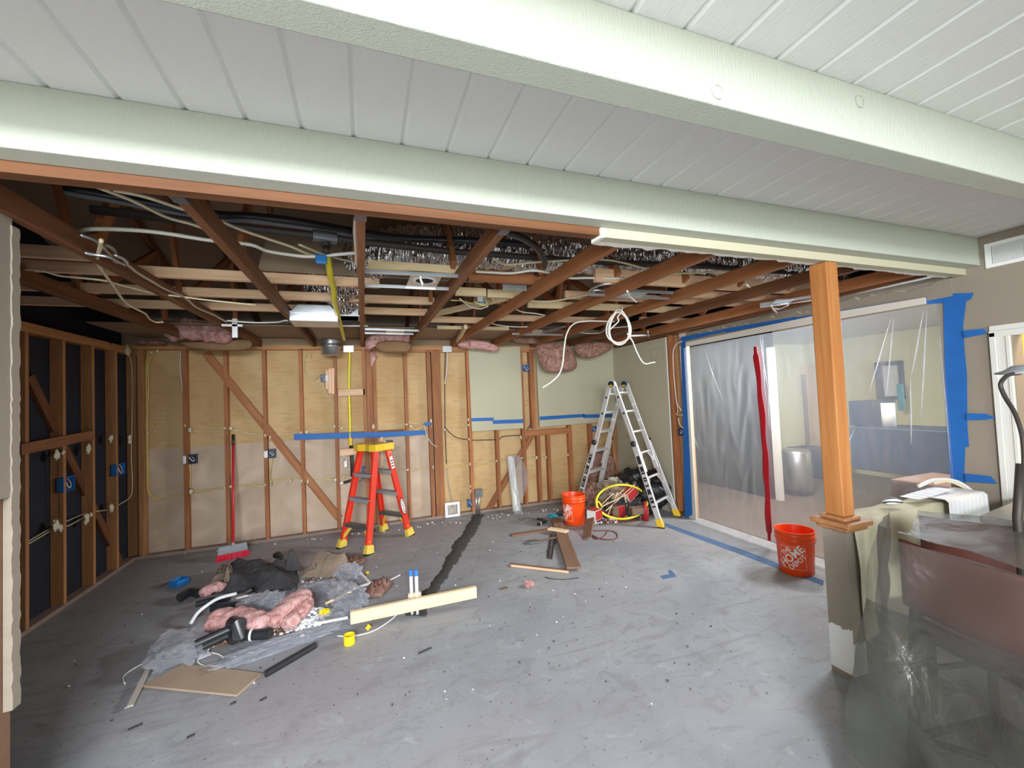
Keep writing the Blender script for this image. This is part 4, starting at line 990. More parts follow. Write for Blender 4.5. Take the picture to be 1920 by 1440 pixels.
# ================================================================== ALUMINIUM MULTI-POSITION LADDER
al = empty('folding_ladder', 'tall aluminium folding ladder opened as an A in the far corner', 'ladder')
R1_, R2_ = F(1240, 990), F(1271, 969)
dd_ = (R2_-R1_); W0 = dd_.length; dd_.normalize(); ee_ = Vector((-dd_.y, dd_.x, 0))
S = 1.20
mid = R1_.lerp(R2_, 0.5)
apex_z = P(1149, 720, y=(R1_+ee_*S*0.5).y).z
L1_, L2_ = R1_+ee_*S, R2_+ee_*S
ap = mid+ee_*S*0.50; WT = 0.37
def apx(s, off): return Vector((ap.x, ap.y, apex_z))+dd_*s*WT/2+ee_*off
for side, (fn, ff) in (('near', (R1_, R2_)), ('far', (L1_, L2_))):
    off = -0.03 if side == 'near' else 0.03
    hw = 0
    for s, foot in ((-1, fn), (1, ff)):
        top = apx(s, off)
        outw = dd_*s
        axis = (top-foot).normalized(); wd = axis.cross(outw).normalized()
        # inner (upper) rail: straight from the hinge down to two thirds, narrow spacing
        bot_in = (ap+dd_*s*WT/2).lerp(Vector((fn+ff)/2)+dd_*s*WT/2, 1.0); bot_in.z = 0
        tin = Vector((bot_in.x, bot_in.y, 0)); inner_end = tin.lerp(top, 0.36)
        MB().bar(top, inner_end, 0.062, 0.026, up=outw).build('inner_rail', 'aluminium', parent=al, bev=0.004)
        mid_out = tin.lerp(top, 0.56)+outw*0.028
        foot_o = foot
        mb = MB().bar(mid_out, foot_o.lerp(mid_out, 0.07), 0.070, 0.028, up=outw)
        mb.build('outer_rail', 'aluminium', parent=al, bev=0.004)
        MB().bar(foot_o+Vector((0, 0, 0.0)), foot_o.lerp(mid_out, 0.10), 0.080, 0.040, up=outw).build('foot', 'ladder_yellow', parent=al, bev=0.006)
        MB().bar(foot_o-Vector((0, 0, 0.0)), foot_o+Vector((0, 0, 0.014)), 0.082, 0.044, up=outw).build('sole', 'rubber', parent=al)
        MB().lathe([(0, 0), (0.036, 0), (0.036, 0.022), (0.024, 0.034), (0, 0.034)], mid_out+outw*0.012, 20, axis=outw).build('lock_knob', 'black_plastic', parent=al, smooth=True)
        if s < 0:
            mb = MB(); ts = [0.12, 0.18, 0.30, 0.42, 0.50, 0.60, 0.76, 0.92] if side == 'near' else [0.10, 0.30, 0.52, 0.72, 0.92]
            # printed black stickers down the outer face, paler lettering on them
            for a_, b_ in zip(ts[:-1], ts[1:]):
                p0_, p1_ = foot_o.lerp(mid_out, 0.14+a_*0.80), foot_o.lerp(mid_out, 0.14+b_*0.80-0.03)
                if side == 'near' and a_ > 0.9: continue
                mb.bar(p0_+outw*0.0155, p1_+outw*0.0155, 0.044, 0.001, up=outw)
            stk = mb.build('warning_labels', 'print_black', parent=al)
            mb = MB()
            for t in [0.17+0.03*i for i in range(25)]:
                if rg.random() < 0.6:
                    p0_ = foot_o.lerp(mid_out, t); mb.bar(p0_+outw*0.0168, p0_+axis*0.007+outw*0.0168, 0.028, 0.0006, up=outw)
            pr = mb.build('small_print', 'print_white'); pr.parent = stk
            for t in (0.78, 0.90): MB().lathe([(0, 0), (0.014, 0), (0.014, 0.006), (0, 0.006)], tin.lerp(top, t)+outw*0.013, 12, axis=outw).build('rivet', 'print_black', parent=al)
        if s > 0:
            for t in (0.72, 0.84): MB().lathe([(0, 0), (0.016, 0), (0.016, 0.004), (0, 0.004)], tin.lerp(top, t)-outw*0.013, 12, axis=-outw).build('rivet', 'white_plastic', parent=al)
    c0 = (fn+ff)/2; topc = Vector((ap.x, ap.y, apex_z))+ee_*off
    for k, t in enumerate((0.155, 0.32, 0.49, 0.64, 0.79, 0.93)):
        c = c0.lerp(topc, t); hw = WT/2 if t > 0.45 else (0.205+(0.45-t)*0.15)
        MB().bar(c-dd_*hw, c+dd_*hw, 0.055, 0.024, up=(topc-c0)).build('rung', 'aluminium', parent=al, bev=0.003)
        if k in (0, 1, 2) and side == 'near':
            for s in (-1, 1):
                MB().bar(c+dd_*s*(hw-0.10)-Vector((0, 0, 0.01)), c0.lerp(topc, t-0.07)+dd_*s*(hw-0.005), 0.03, 0.006, up=ee_).build('rung_brace', 'aluminium', parent=al)
for s in (-1, 1):
    c = apx(s, 0)+dd_*s*0.002
    MB().lathe([(0, -0.022), (0.055, -0.022), (0.058, -0.012), (0.058, 0.012), (0.055, 0.022), (0, 0.022)], c, 28, axis=dd_).build('hinge', 'aluminium' if s < 0 else 'grey_plastic', parent=al, smooth=False)
    MB().lathe([(0, 0.0), (0.040, 0.0), (0.040, 0.010), (0, 0.010)], c-dd_*0.030, 24, axis=dd_).build('hinge_lock', 'black_plastic', parent=al)
    MB().bar(c-dd_*0.034-Vector((0, 0, 0.028)), c-dd_*0.034+Vector((0, 0, -0.012)), 0.045, 0.008, up=dd_).build('lock_tab', 'ladder_yellow', parent=al)

# ================================================================== BUCKETS
def bucket(c, label, logo_ang, hang=0.0):
    e = empty('bucket', label, 'bucket', 'orange buckets')
    rb, rt, h = 0.131, 0.148, 0.368
    pr = [(0.0, 0.004), (rb-0.006, 0.0), (rb, 0.006), (rb+0.012, 0.26), (rb+0.013, 0.285), (rt+0.004, 0.287), (rt+0.004, 0.295), (rt-0.002, 0.298), (rt-0.001, 0.318), (rt+0.004, 0.320), (rt+0.004, 0.328), (rt-0.001, 0.331), (rt, h-0.01), (rt+0.004, h), (rt-0.001, h+0.002), (rt-0.004, h-0.004), (rb-0.003, 0.012), (0.0, 0.010)]
    MB().lathe(pr, c, 48).build('body', 'bucket_orange', parent=e, smooth=True)
    def cyl(u, v, off=0.0016):
        z = 0.155+v; r = rb+(z/0.285)*0.013+off; a = logo_ang+u/r
        return Vector((c.x+r*math.cos(a), c.y+r*math.sin(a), c.z+z))
    lg = MB(); s = 0.094
    def line(p, q, w=0.0022):
        N = 14; d = Vector((q[0]-p[0], q[1]-p[1])); n = Vector((-d.y, d.x)).normalized()*w/2; prev = None
        for i in range(N+1):
            x, y = p[0]+d.x*i/N, p[1]+d.y*i/N
            cur = [cyl(x+n.x, y+n.y), cyl(x-n.x, y-n.y)]
            if prev: lg.add(prev+cur, [(0, 1, 3, 2)])
            prev = cur
    for p, q in (((-s, -s), (s, -s)), ((s, -s), (s, s)), ((s, s), (-s, s)), ((-s, s), (-s, -s))): line(p, q)
    lo = lg.build('logo', 'print_white', parent=e)
    for txt, size, off, sh in (('THE', 0.052, 0.056, -0.028), ('HOME', 0.088, -0.012, 0.0), ('DEPOT', 0.056, -0.062, 0.026)):
        vs, fs = text_geo(txt, size, offset=size*0.022)
        ca, sa = math.cos(R(45)), math.sin(R(45)); pts = []
        for x, y in vs:
            x *= 0.94; x += sh*0.0; y += off-0.0
            X, Y = x*ca-y*sa, x*sa+y*ca; pts.append(cyl(X, Y, 0.002))
        MB().add(pts, fs).build('lettering', 'print_white').parent = lo
    # wire bail with grip resting against the side
    hp = []
    for i in range(25):
        a = math.pi*i/24; hp.append(Vector((c.x, c.y, 0))+Vector((math.cos(logo_ang+math.pi/2)*math.cos(a), math.sin(logo_ang+math.pi/2)*math.cos(a), 0))*(rt+0.006)+Vector((-math.cos(logo_ang), -math.sin(logo_ang), 0))*math.sin(a)*(rt+0.012)+Vector((0, 0, 0.31-0.14*math.sin(a))))
    MB().tube(hp, 0.0022, 6).build('handle', 'steel', parent=e, smooth=True)
    return e
B1c = F(1083, 984)+Vector((0.0, 0.08, 0)); B2c = F(1511, 1079)+Vector((0.015, 0.09, 0))
def ang_to(c, dpx): # logo angle: towards the camera plus an offset
    return math.atan2(-c.y, -c.x)+dpx
bucket(B1c, 'bright orange bucket standing among the scraps near the aluminium ladder', ang_to(B1c, -0.85))
bucket(B2c, 'shaded orange bucket half behind the post, on the floor film by the zipper', ang_to(B2c, 0.10-0.25))

# ================================================================== BROOM
br = empty('broom', 'red-handled push broom leaning on the back wall', 'broom')
hd = F(437, 1048); topb = P(437, 815, y=YB-0.01)
MB().tube([hd+Vector((0, 0.02, 0.17)), hd.lerp(topb, 0.99)], 0.013, 10).build('handle', 'broom_red', parent=br, smooth=True)
MB().tube([hd.lerp(topb, 0.90), topb], 0.016, 10).build('grip', 'black_plastic', parent=br, smooth=True)
MB().tube([hd+Vector((0, 0.0, 0.13)), hd.lerp(topb, 0.16)], 0.018, 10).build('socket', 'grey_plastic', parent=br, smooth=True)
hx = Vector((1, 0.28, 0)).normalized(); hy = Vector((-hx.y, hx.x, 0)); c = hd
MB().prism([c-hx*0.14+Vector((0, 0, 0.065)), c+hx*0.14+Vector((0, 0, 0.065)), c+hx*0.13+Vector((0, 0, 0.15)), c-hx*0.13+Vector((0, 0, 0.15))], hy*0.035).build('head', 'grey_plastic', parent=br, bev=0.006)
mb = MB(); rg = random.Random(4)
for i in range(34):
    for j in range(2):
        u = -0.135+0.27*i/33; a = c+hx*u+hy*(0.008+0.02*j)+Vector((0, 0, 0.07)); mb.bar(a, a+hx*(u*0.15+rg.uniform(-.005, .005))+hy*rg.uniform(-0.02, 0.0)+Vector((0, 0, -0.069)), 0.007, 0.007)
o = mb.build('bristles', 'broom_bristle', parent=br)

# ================================================================== FLOOR: MORTAR STRIP, RISERS, BOARD
lft = [(888, 966), (876, 985), (868, 1002), (850, 1018), (846, 1036), (835, 1048), (828, 1070), (812, 1088), (803, 1103), (793, 1108), (790, 1125), (781, 1148), (758, 1151), (762, 1156)]
rgt = [(907, 965), (899, 985), (889, 1003), (878, 1018), (866, 1038), (858, 1055), (850, 1062), (838, 1085), (826, 1100), (820, 1112), (806, 1132), (800, 1146), (800, 1152), (797, 1157)]
rg = random.Random(8); mb = MB(); prev = None
def interp(arr, t):
    x = t*(len(arr)-1); i = min(int(x), len(arr)-2); f = x-i; return (arr[i][0]*(1-f)+arr[i+1][0]*f, arr[i][1]*(1-f)+arr[i+1][1]*f)
for i in range(90):
    t = i/89; a = interp(lft, t); b2 = interp(rgt, t); a = F(a[0]+rg.uniform(-2, 2), a[1]); b2 = F(b2[0]+rg.uniform(-2, 2), b2[1])
    row = [Vector((p.x, p.y, z)) for p, z in ((a, 0.0), (a.lerp(b2, 0.04), 0.006), (a.lerp(b2, 0.5), 0.009), (a.lerp(b2, 0.96), 0.006), (b2, 0.0))]
    if prev: mb.add(prev+row, [(k, k+1, k+6, k+5) for k in range(4)])
    prev = row
tag(mb.build('mortar_patch', 'mortar', smooth=True), 'long dark patch of fresh mortar filling a trench in the concrete floor', 'mortar')
RB = F(778, 1153)
rz_ = empty('pipe_riser', 'two white pipes with blue caps standing up from the end of the mortar trench', 'pipes')
for k, (pxx) in enumerate((773, 783)):
    b0 = F(pxx, 1153); tp = P(pxx-1, 1068, y=b0.y)
    pp = MB().tube([b0, Vector((b0.x, b0.y, tp.z-0.02))], 0.0125, 14).build('pipe', 'white_plastic', parent=rz_, smooth=True)
    MB().tube([Vector((b0.x, b0.y, tp.z-0.045)), Vector((b0.x, b0.y, tp.z))], 0.0145, 14).build('cap', 'sky_blue_cap').parent = pp
lb = P(657, 1158, y=RB.y-0.045); rb_ = P(893, 1109, y=RB.y-0.045)
lumber('pine_board', lb, rb_, 0.036, 0.086, 'board_pine', 'pale pine board strapped level against the two capped pipes', 'board', bev=0.003)
lumber('pine_offcut', P(765, 1117, y=RB.y+0.035), P(789, 1113, y=RB.y+0.035), 0.03, 0.03, 'board_pine', 'small pine offcut clamped behind the two capped pipes', 'board')

# ================================================================== FLOOR: BOARDS BY THE BUCKET
def plank(name, p, q, w, t, z0, mat, label, z1=None, cat='board'):
    a = F(*p); b2 = F(*q); a.z = z0+t/2; b2.z = (z1 if z1 is not None else z0)+t/2
    return lumber(name, a, b2, w, t, mat, label, cat, bev=0.002)
plank('brown_plank', (1043, 976), (1076, 1071), 0.135, 0.020, 0.020, 'brown_board', 'longest brown plank on the floor, pointing from the bucket towards the camera')
plank('brown_plank', (959, 1005), (1074, 988), 0.085, 0.018, 0.001, 'brown_board', 'brown plank lying crosswise under the longest one')
plank('brown_plank', (956, 1060), (1068, 1073), 0.035, 0.018, 0.001, 'brown_board', 'narrow brown batten with a pale edge, ending at the foot of the longest plank')
plank('pale_batten', (958, 1062.5), (1066, 1075), 0.010, 0.020, 0.001, 'new_pine', 'pale raw edge strip along the narrow brown batten')
plank('pine_offcut', (1030, 999), (1064, 1005), 0.08, 0.018, 0.042, 'board_pine', 'small pine offcut resting across the longest brown plank')
a = F(1100, 1012)+Vector((0, 0, 0.012)); b2 = P(1111, 962, y=F(1100, 1000).y+0.26)
lumber('brown_plank', a, Vector((b2.x, b2.y, 0.20)), 0.016, 0.115, 'brown_board', 'short brown plank leaning up against the bright orange bucket', 'board', up=Vector((0.9, -0.45, 0.6)), bev=0.002)
e = empty('trowel', 'mortar-crusted trowel with a thin wooden handle on the bare floor', 'trowel')
a, b2, c2 = F(981, 1020), F(1009, 1017), F(1043, 1013)
MB().prism([a+Vector((0, 0, 0.002)), a.lerp(b2, 0.4)+Vector((0, -0.045, 0.003)), b2+Vector((0, -0.04, 0.003)), b2+Vector((0, 0.04, 0.003)), a.lerp(b2, 0.4)+Vector((0, 0.045, 0.003))], (0, 0, 0.022)).build('blade', 'dark_steel', parent=e, bev=0.006)
MB().tube([b2+Vector((0, 0, 0.02)), c2+Vector((0, 0, 0.03))], [0.008, 0.011], 8).build('handle', 'brown_board', parent=e, smooth=True)
plank('pry_bar', (1034, 1003), (1028, 1046), 0.022, 0.012, 0.001, 'black_iron', 'rusty iron bar beside the trowel', cat='bar')
plank('pry_bar', (1040, 1006), (1034, 1049), 0.018, 0.010, 0.001, 'black_iron', 'thinner rusty iron bar, the one closer to the longest plank', cat='bar')
for nm, pts, lab in (('scrap_iron', [(1026, 1034), (1030, 1046), (1027, 1048)], 'bent nail-like iron scrap at the foot of the rusty bars'), ('scrap_iron', [(1040, 1013), (1043, 1016), (1041, 1022)], 'small dark iron scrap between bar and longest plank')):
    cable(nm, [F(*p)+Vector((0, 0, 0.008)) for p in pts], 0.006, 'black_iron', lab, 'scrap')
e = empty('flashlight', 'black torch with a white ring lying near the bucket', 'torch')
a, b2 = F(1009, 986), F(1024, 980)
for p in (a, b2): p.z = 0.018
MB().tube([a, a.lerp(b2, 0.22), a.lerp(b2, 0.23), b2], [0.019, 0.019, 0.016, 0.016], 14).build('body', 'black_plastic', parent=e, smooth=False)
MB().tube([a.lerp(b2, 0.24), a.lerp(b2, 0.32)], 0.0195, 14).build('ring', 'white_plastic', parent=e)
e = empty('hand_saw', 'dark drywall saw lying near the foot of the back wall', 'saw')
a, b2, c2 = F(984, 971), F(1008, 975), F(1022, 978)
MB().prism([a+Vector((0, 0, 0.004)), b2+Vector((0, -0.03, 0.004)), b2+Vector((0, 0.01, 0.004))], (0, 0, 0.003)).build('blade', 'dark_steel', parent=e)
MB().tube([b2+Vector((0, 0, 0.016)), c2+Vector((0, 0, 0.02))], [0.012, 0.016], 8).build('handle', 'black_plastic', parent=e, smooth=True)
def crumple(name, c, rad, mat, label, cat, seed=1, amp=0.5, freq=7, rot=0, power=0.7, kind=None, parent=None, nu=26, nv=16):
    o = MB().blob(c, rad, amp, freq, seed, nu, nv, rot, power=power).build(name, mat, parent=parent, smooth=False)
    return tag(o, label, cat, kind=kind) if label else o
c = F(1036, 970); crumple('glove_packet', c+Vector((0, 0, 0.02)), (0.06, 0.05, 0.022), 'teal_cloth', 'small blue and white packet near the back wall', 'packet', 3)
c = F(1052, 966); crumple('dark_rag', c+Vector((0, 0, 0.02)), (0.06, 0.05, 0.02), 'black_felt', 'small dark rag beside the blue packet', 'rag', 5)
plank('red_level', (1042, 966), (1064, 955), 0.02, 0.02, 0.001, 'carton_red', 'reddish stick lying towards the wall beyond the blue packet', cat='stick')
cable('string_end', [F(972, 973)+Vector((0, 0, 0.004)), F(978, 976)+Vector((0, 0, 0.004)), F(984, 972)+Vector((0, 0, 0.006))], 0.003, 'black_cable', 'short black cord end by the drywall saw', 'cord')
cable('looped_rope', [F(x, y)+Vector((0, 0, 0.006)) for x, y in ((1112, 996), (1140, 996), (1155, 1000), (1156, 1010), (1140, 1013), (1122, 1010), (1110, 1004), (1118, 1012), (1132, 1006), (1138, 998))], 0.005, 'dark_red_cord', 'dark red cord looping on the floor behind the leaning plank', 'cord')
cable('thin_wire', [F(x, y)+Vector((0, 0, 0.003)) for x, y in ((1022, 1082), (1030, 1085), (1055, 1087), (1085, 1084))], 0.0028, 'black_cable', 'thin dark wire curving below the narrow brown batten', 'wire')
crumple('fibre_tuft', F(992, 1099)+Vector((0, 0, 0.02)), (0.035, 0.035, 0.02), 'pink_fibre', 'small tuft of pink fibre alone on the open floor', 'insulation', 6)
crumple('bark_chip', F(945, 1104)+Vector((0, 0, 0.006)), (0.03, 0.012, 0.006), 'rubble_brown', 'tiny brown chip on the open floor beyond the pine board', 'chip', 7)

# ================================================================== FLOOR: LEFT SCRAP PILE
def rumple(name, cn, mat, label, cat, amp=0.05, base=0.01, seed=1, nu=44, nv=30, edge=0.12, freq=3.0, solid=0.004, hump=0.06, smooth=True, fold=0.0, kind=None):
    """a crumpled sheet or cloth lying on the floor, its four corners measured on the ground"""
    q = [F(*p) for p in cn]
    def fn(u, v):
        uu = u+edge*0.5*noise.noise(Vector((v*4, seed, u*2)))*(1 if 0 else 1); vv = v+edge*0.5*noise.noise(Vector((u*4, seed+9, v*2)))
        p = q[0].lerp(q[1], uu).lerp(q[3].lerp(q[2], uu), vv)
        b2 = min(u, 1-u, v, 1-v)*4; b2 = min(1, b2)
        h = base+hump*b2**0.7+amp*b2**0.5*abs(noise.noise(Vector((u*freq*2, v*freq*2, seed)))+0.5*noise.noise(Vector((u*freq*5, v*freq*5, seed+3))))*2
        h += fold*b2*math.sin((u*5+v*3)*2.2+seed+2*noise.noise(Vector((u*3, v*3, seed))))
        return Vector((p.x, p.y, h))
    o = MB().grid(fn, nu, nv).build(name, mat, smooth=smooth, solid=solid)
    return tag(o, label, cat, kind=kind)
rumple('ground_film', [(425, 1243), (660, 1180), (640, 1085), (470, 1110)], 'bag_film', 'large crumpled clear film spread beneath the scrap pile', 'plastic film', amp=0.02, base=0.006, hump=0.005, seed=2, nu=90, nv=60, freq=7, solid=0)
rumple('black_cloth', [(385, 1116), (560, 1110), (556, 1060), (425, 1070)], 'black_felt', 'big black felt cloth heaped at the far side of the scrap pile', 'cloth', amp=0.03, hump=0.10, seed=5, fold=0.02, freq=1.6)
rumple('brown_felt_scrap', [(388, 1110), (445, 1112), (440, 1072), (412, 1082)], 'brown_felt', 'brown ragged felt scrap covering the near end of the black cloth', 'felt', amp=0.03, hump=0.11, seed=8, nu=30, nv=24, freq=2)
o = MB().tube(spline([F(528, 1075)+Vector((0, 0, 0.10)), F(524, 1068)+Vector((0, 0, 0.15)), F(517, 1066)+Vector((0, 0, 0.13))], 4), 0.03, 10).build('dark_elbow', 'black_plastic', smooth=True); tag(o, 'curled dark pipe end sticking up behind the black cloth', 'pipe')
a = F(545, 1085); o = MB().prism([a+Vector((-0.05, 0, 0.08)), a+Vector((0.10, 0, 0.05)), a+Vector((0.02, 0.03, 0.26)), a+Vector((-0.02, 0.03, 0.25))], (0, 0.03, 0)).build('cloth_peak', 'black_felt', bev=0.01)
tag(o, 'upright peaked fold of black felt between the black cloth and the paper bag', 'felt')
e = empty('paper_bag', 'flattened brown paper bag at the far edge of the scrap pile', 'bag')
q = [F(565, 1084), F(640, 1084), F(662, 1066), F(590, 1058)]
mb = MB(); h = [0.03, 0.05, 0.16, 0.13]
N, M_ = 12, 7
def bagf(u, v):
    p = q[0].lerp(q[1], u).lerp(q[3].lerp(q[2], u), v); b2 = min(1, min(u, 1-u)*6, min(v*3, (1-v)*9))
    return Vector((p.x, p.y, 0.004+b2*(0.07+0.10*v+0.03*noise.noise(Vector((round(u*3.2)*1.7, round(v*2)*2.3, 2))))))
o = MB().grid(bagf, N, M_).build('bag_side', 'brown_paper', smooth=False, solid=0.003); o.parent = e
o = MB().grid(lambda u, v: F(565+u*25, 1085+v*-3)+Vector((0.02*v, 0.06*v, 0.01+0.12*u*(1-v)+0.02)), 4, 3).build('bag_fold', 'brown_paper', solid=0.003); o.parent = e
def batt(name, pts, r, mat, label, seed=1, flat=0.75):
    """a torn roll of fibreglass along a path"""
    pp = spline(pts, 6); n = 18; vs = []; N = len(pp)
    for i, p in enumerate(pp):
        d = (pp[min(i+1, N-1)]-pp[max(i-1, 0)]).normalized(); sd = d.cross(Vector((0, 0, 1))).normalized(); u = sd.cross(d)
        en = min(1, (i+0.4)/2.2, (N-1-i+0.4)/2.2)
        for j in range(n):
            t = 2*math.pi*j/n; w = r*en**0.5*(1+0.38*noise.noise(Vector((i*0.5, math.cos(t)*1.8, math.sin(t)*1.8+seed)))+0.14*noise.noise(Vector((i*1.6, j*0.9, seed))))
            v = p+sd*math.cos(t)*w+u*math.sin(t)*w*flat
            v.z = max(v.z, 0.004) if name != 'hanging_batt' else v.z
            vs.append(v)
    fs = [(i*n+j, i*n+(j+1) % n, (i+1)*n+(j+1) % n, (i+1)*n+j) for i in range(N-1) for j in range(n)]+[tuple(range(n))[::-1], tuple((N-1)*n+j for j in range(n))]
    o = MB().add(vs, fs).build(name, mat, smooth=True, sub=1)
    return tag(o, label, 'insulation', 'pink insulation scraps')
def FZ(px, py, z): return P(px, py, z=z)
batt('insulation_batt', [FZ(392, 1168, .10), FZ(420, 1160, .13), FZ(450, 1160, .13), FZ(478, 1165, .12), FZ(505, 1170, .10)], 0.088, 'pink_fibre', 'thick pink batt lying lengthwise over the black pipes of the scrap pile', 1)
batt('insulation_batt', [FZ(500, 1172, .10), FZ(528, 1150, .13), FZ(556, 1128, .15), FZ(574, 1116, .14)], 0.080, 'pink_fibre', 'long pink batt bent towards the paper bag in the scrap pile', 3)
batt('insulation_batt', [FZ(538, 1178, .08), FZ(550, 1158, .11), FZ(568, 1138, .13), FZ(578, 1124, .12)], 0.062, 'pink_fibre', 'folded-back end of pink batt on the side of the pine board', 6)
batt('insulation_batt', [FZ(374, 1116, .06), FZ(390, 1106, .08), FZ(408, 1100, .08), FZ(420, 1103, .06)], 0.055, 'pink_fibre', 'small faded pink batt at the end of the black cloth', 9)
def pipe(name, pts, r, mat, label, cat='pipe', hollow=True, zz=None, parent=None):
    q = [FZ(x, y, z) for x, y, z in pts]
    mb = MB().tube(q, r, 16)
    o = mb.build(name, mat, smooth=False, parent=parent)
    if hollow:
        d = (q[0]-q[1]).normalized()
        h = MB().lathe([(0, 0.0), (r*0.78, 0.0), (r*0.78, 0.001), (0, 0.001)], q[0]+d*0.001, 14, axis=d).build('bore', 'rubber'); h.parent = o
    return tag(o, label, cat) if label else o
pipe('waste_pipe', [(337, 1121, .035), (352, 1112, .04), (358, 1110, .045), (372, 1113, .04)], 0.036, 'black_plastic', 'fat black pipe elbow at the outer tip of the scrap pile')
pipe('waste_pipe', [(440, 1136, .04), (397, 1140, .04)], 0.032, 'black_plastic', 'short fat black pipe behind the thick pink batt')
pipe('waste_pipe', [(366, 1208, .09), (433, 1178, .13)], 0.026, 'black_plastic', 'upper of two parallel black pipes running from the clear bag')
pipe('waste_pipe', [(380, 1213, .07), (434, 1188, .09)], 0.024, 'black_plastic', 'lower of two parallel black pipes running from the clear bag')
pipe('pipe_fitting', [(436, 1168, .15), (448, 1172, .17), (446, 1190, .12), (438, 1196, .07)], 0.044, 'black_plastic', 'bulky black trap fitting in front of the pink batts')
e = pipe('drain_tail', [(505, 1188, .08), (478, 1190, .08), (477, 1190, .08), (448, 1192, .08)], 0.034, 'black_plastic', 'black drain tail with a white ring at the near edge of the pile')
h = MB().tube([FZ(474, 1190, .08), FZ(470, 1190.5, .08)], 0.039, 16).build('ring', 'white_plastic'); h.parent = e
pipe('waste_pipe', [(462, 1110, .09), (472, 1105, .10)], 0.026, 'black_plastic', 'stub of black pipe poking out from under the black cloth')
pipe('waste_pipe', [(498, 1264, .022), (591, 1210, .022)], 0.021, 'black_plastic', 'straight black pipe lying alone beside the scrap pile')
pipe('waste_pipe', [(368, 1133, .03), (392, 1126, .03), (430, 1122, .03)], 0.024, 'black_plastic', 'black pipe showing under the faded pink batt')
cable('white_tube', [FZ(357, 1170, .02), FZ(370, 1150, .07), FZ(388, 1135, .10), (FZ(410, 1122, .11)), FZ(443, 1113, .10)], 0.014, 'paper', 'bowed pale grey tube arching over the outer end of the pile', 'tube')
cable('white_tube', [FZ(443, 1122, .05), FZ(470, 1116, .05), FZ(500, 1114, .05), FZ(518, 1120, .04)], 0.008, 'white_cable', 'thin white tube curving between black cloth and pink batts', 'tube')
cable('white_wire', [FZ(632, 1192, .006), FZ(660, 1193, .006), FZ(700, 1183, .006), FZ(732, 1163, .02), FZ(744, 1152, .04)], 0.004, 'white_cable', 'thin white wire trailing over the floor under the pine board', 'wire')
pts = [FZ(395+25*math.cos(t), 1237+13*math.sin(t), .006) for t in [i*math.pi/10 for i in range(20)]]
o = MB().tube(pts, 0.005, 6, closed=True).build('cable_ring', 'white_cable', smooth=True); tag(o, 'white cable ring with a paper tag in front of the scrap pile', 'cable')
h = MB().box((-0.035, -0.03, 0), (0.035, 0.03, 0.002)).build('paper_tag', 'paper', mw=Matrix.Translation(FZ(382, 1229, .014)) @ Matrix.Rotation(0.5, 4, 'Z')); h.parent = o
cable('white_wire', [FZ(388, 1222, .008), FZ(400, 1208, .03), (FZ(420, 1200, .04)), FZ(432, 1198, .03)], 0.004, 'white_cable', 'white wire arching over the brown rubble', 'wire')
# loose crumbs: too many to count
def crumbs(name, region, n, size, mats, label, cat, seed, zmax=0.03, z0=0.0):
    rg = random.Random(seed); mb = MB(); q = [F(*p) for p in region]
    for i in range(n):
        u, v = rg.random(), rg.random(); p = q[0].lerp(q[1], u).lerp(q[3].lerp(q[2], u), v)
        s = rg.uniform(0.4, 1.0)*size; z = rg.uniform(0, zmax)*(1-abs(2*u-1))*(1-abs(2*v-1))*2
        m3 = Matrix.Rotation(rg.uniform(0, 6.28), 3, 'Z') @ Matrix.Rotation(rg.uniform(-0.6, 0.6), 3, 'X')
        vs = [p+Vector((0, 0, z0+z+s*0.35))+m3 @ Vector((x*s*rg.uniform(.6, 1.5), y*s*rg.uniform(.4, .9), zz*s*0.35)) for x in (-.5, .5) for y in (-.5, .5) for zz in (-1, 1)]
        mb.add(vs, [(0, 1, 3, 2), (4, 6, 7, 5), (0, 4, 5, 1), (2, 3, 7, 6), (0, 2, 6, 4), (1, 5, 7, 3)], k=rg.randrange(len(mats)))
    return tag(mb.build(name, mats), label, cat, kind='stuff')
crumbs('rubble', [(378, 1225), (450, 1215), (445, 1195), (380, 1205)], 420, 0.026, ['rubble_brown', 'rubble_brown', 'fibre_board'], 'heap of brown plaster rubble beside the clear bag', 'rubble', 1, 0.05, 0.03)
crumbs('sawdust_debris', [(455, 1205), (540, 1195), (550, 1165), (470, 1185)], 420, 0.018, ['rubble_brown', 'red_wood', 'white_chip'], 'rusty brown debris under the black drain tail', 'debris', 2, 0.04, 0.025)
crumbs('white_debris', [(535, 1195), (600, 1182), (625, 1150), (560, 1150)], 320, 0.024, ['white_chip', 'paper', 'paper'], 'white pipe shavings scattered beside the folded pink batt', 'debris', 3, 0.04, 0.03)
crumbs('grit_debris', [(560, 1105), (640, 1100), (640, 1082), (570, 1085)], 200, 0.016, ['white_chip', 'rubble_brown', 'rubble_brown'], 'grit scattered before the paper bag', 'debris', 4, 0.01)
def specks(region, n, size, seed):
    return region, n, size, seed
crumbs('floor_litter', [(60, 1330), (1500, 1330), (1150, 1000), (300, 1050)], 260, 0.011, ['white_chip', 'rubble_brown', 'black_felt', 'black_felt'], 'fine litter scattered over the whole concrete floor', 'litter', 5, 0.0)
crumbs('wall_litter', [(300, 1046), (880, 980), (1150, 944), (1150, 936)], 60, 0.02, ['white_chip'], 'white crumbs along the foot of the back wall', 'litter', 6, 0.0)
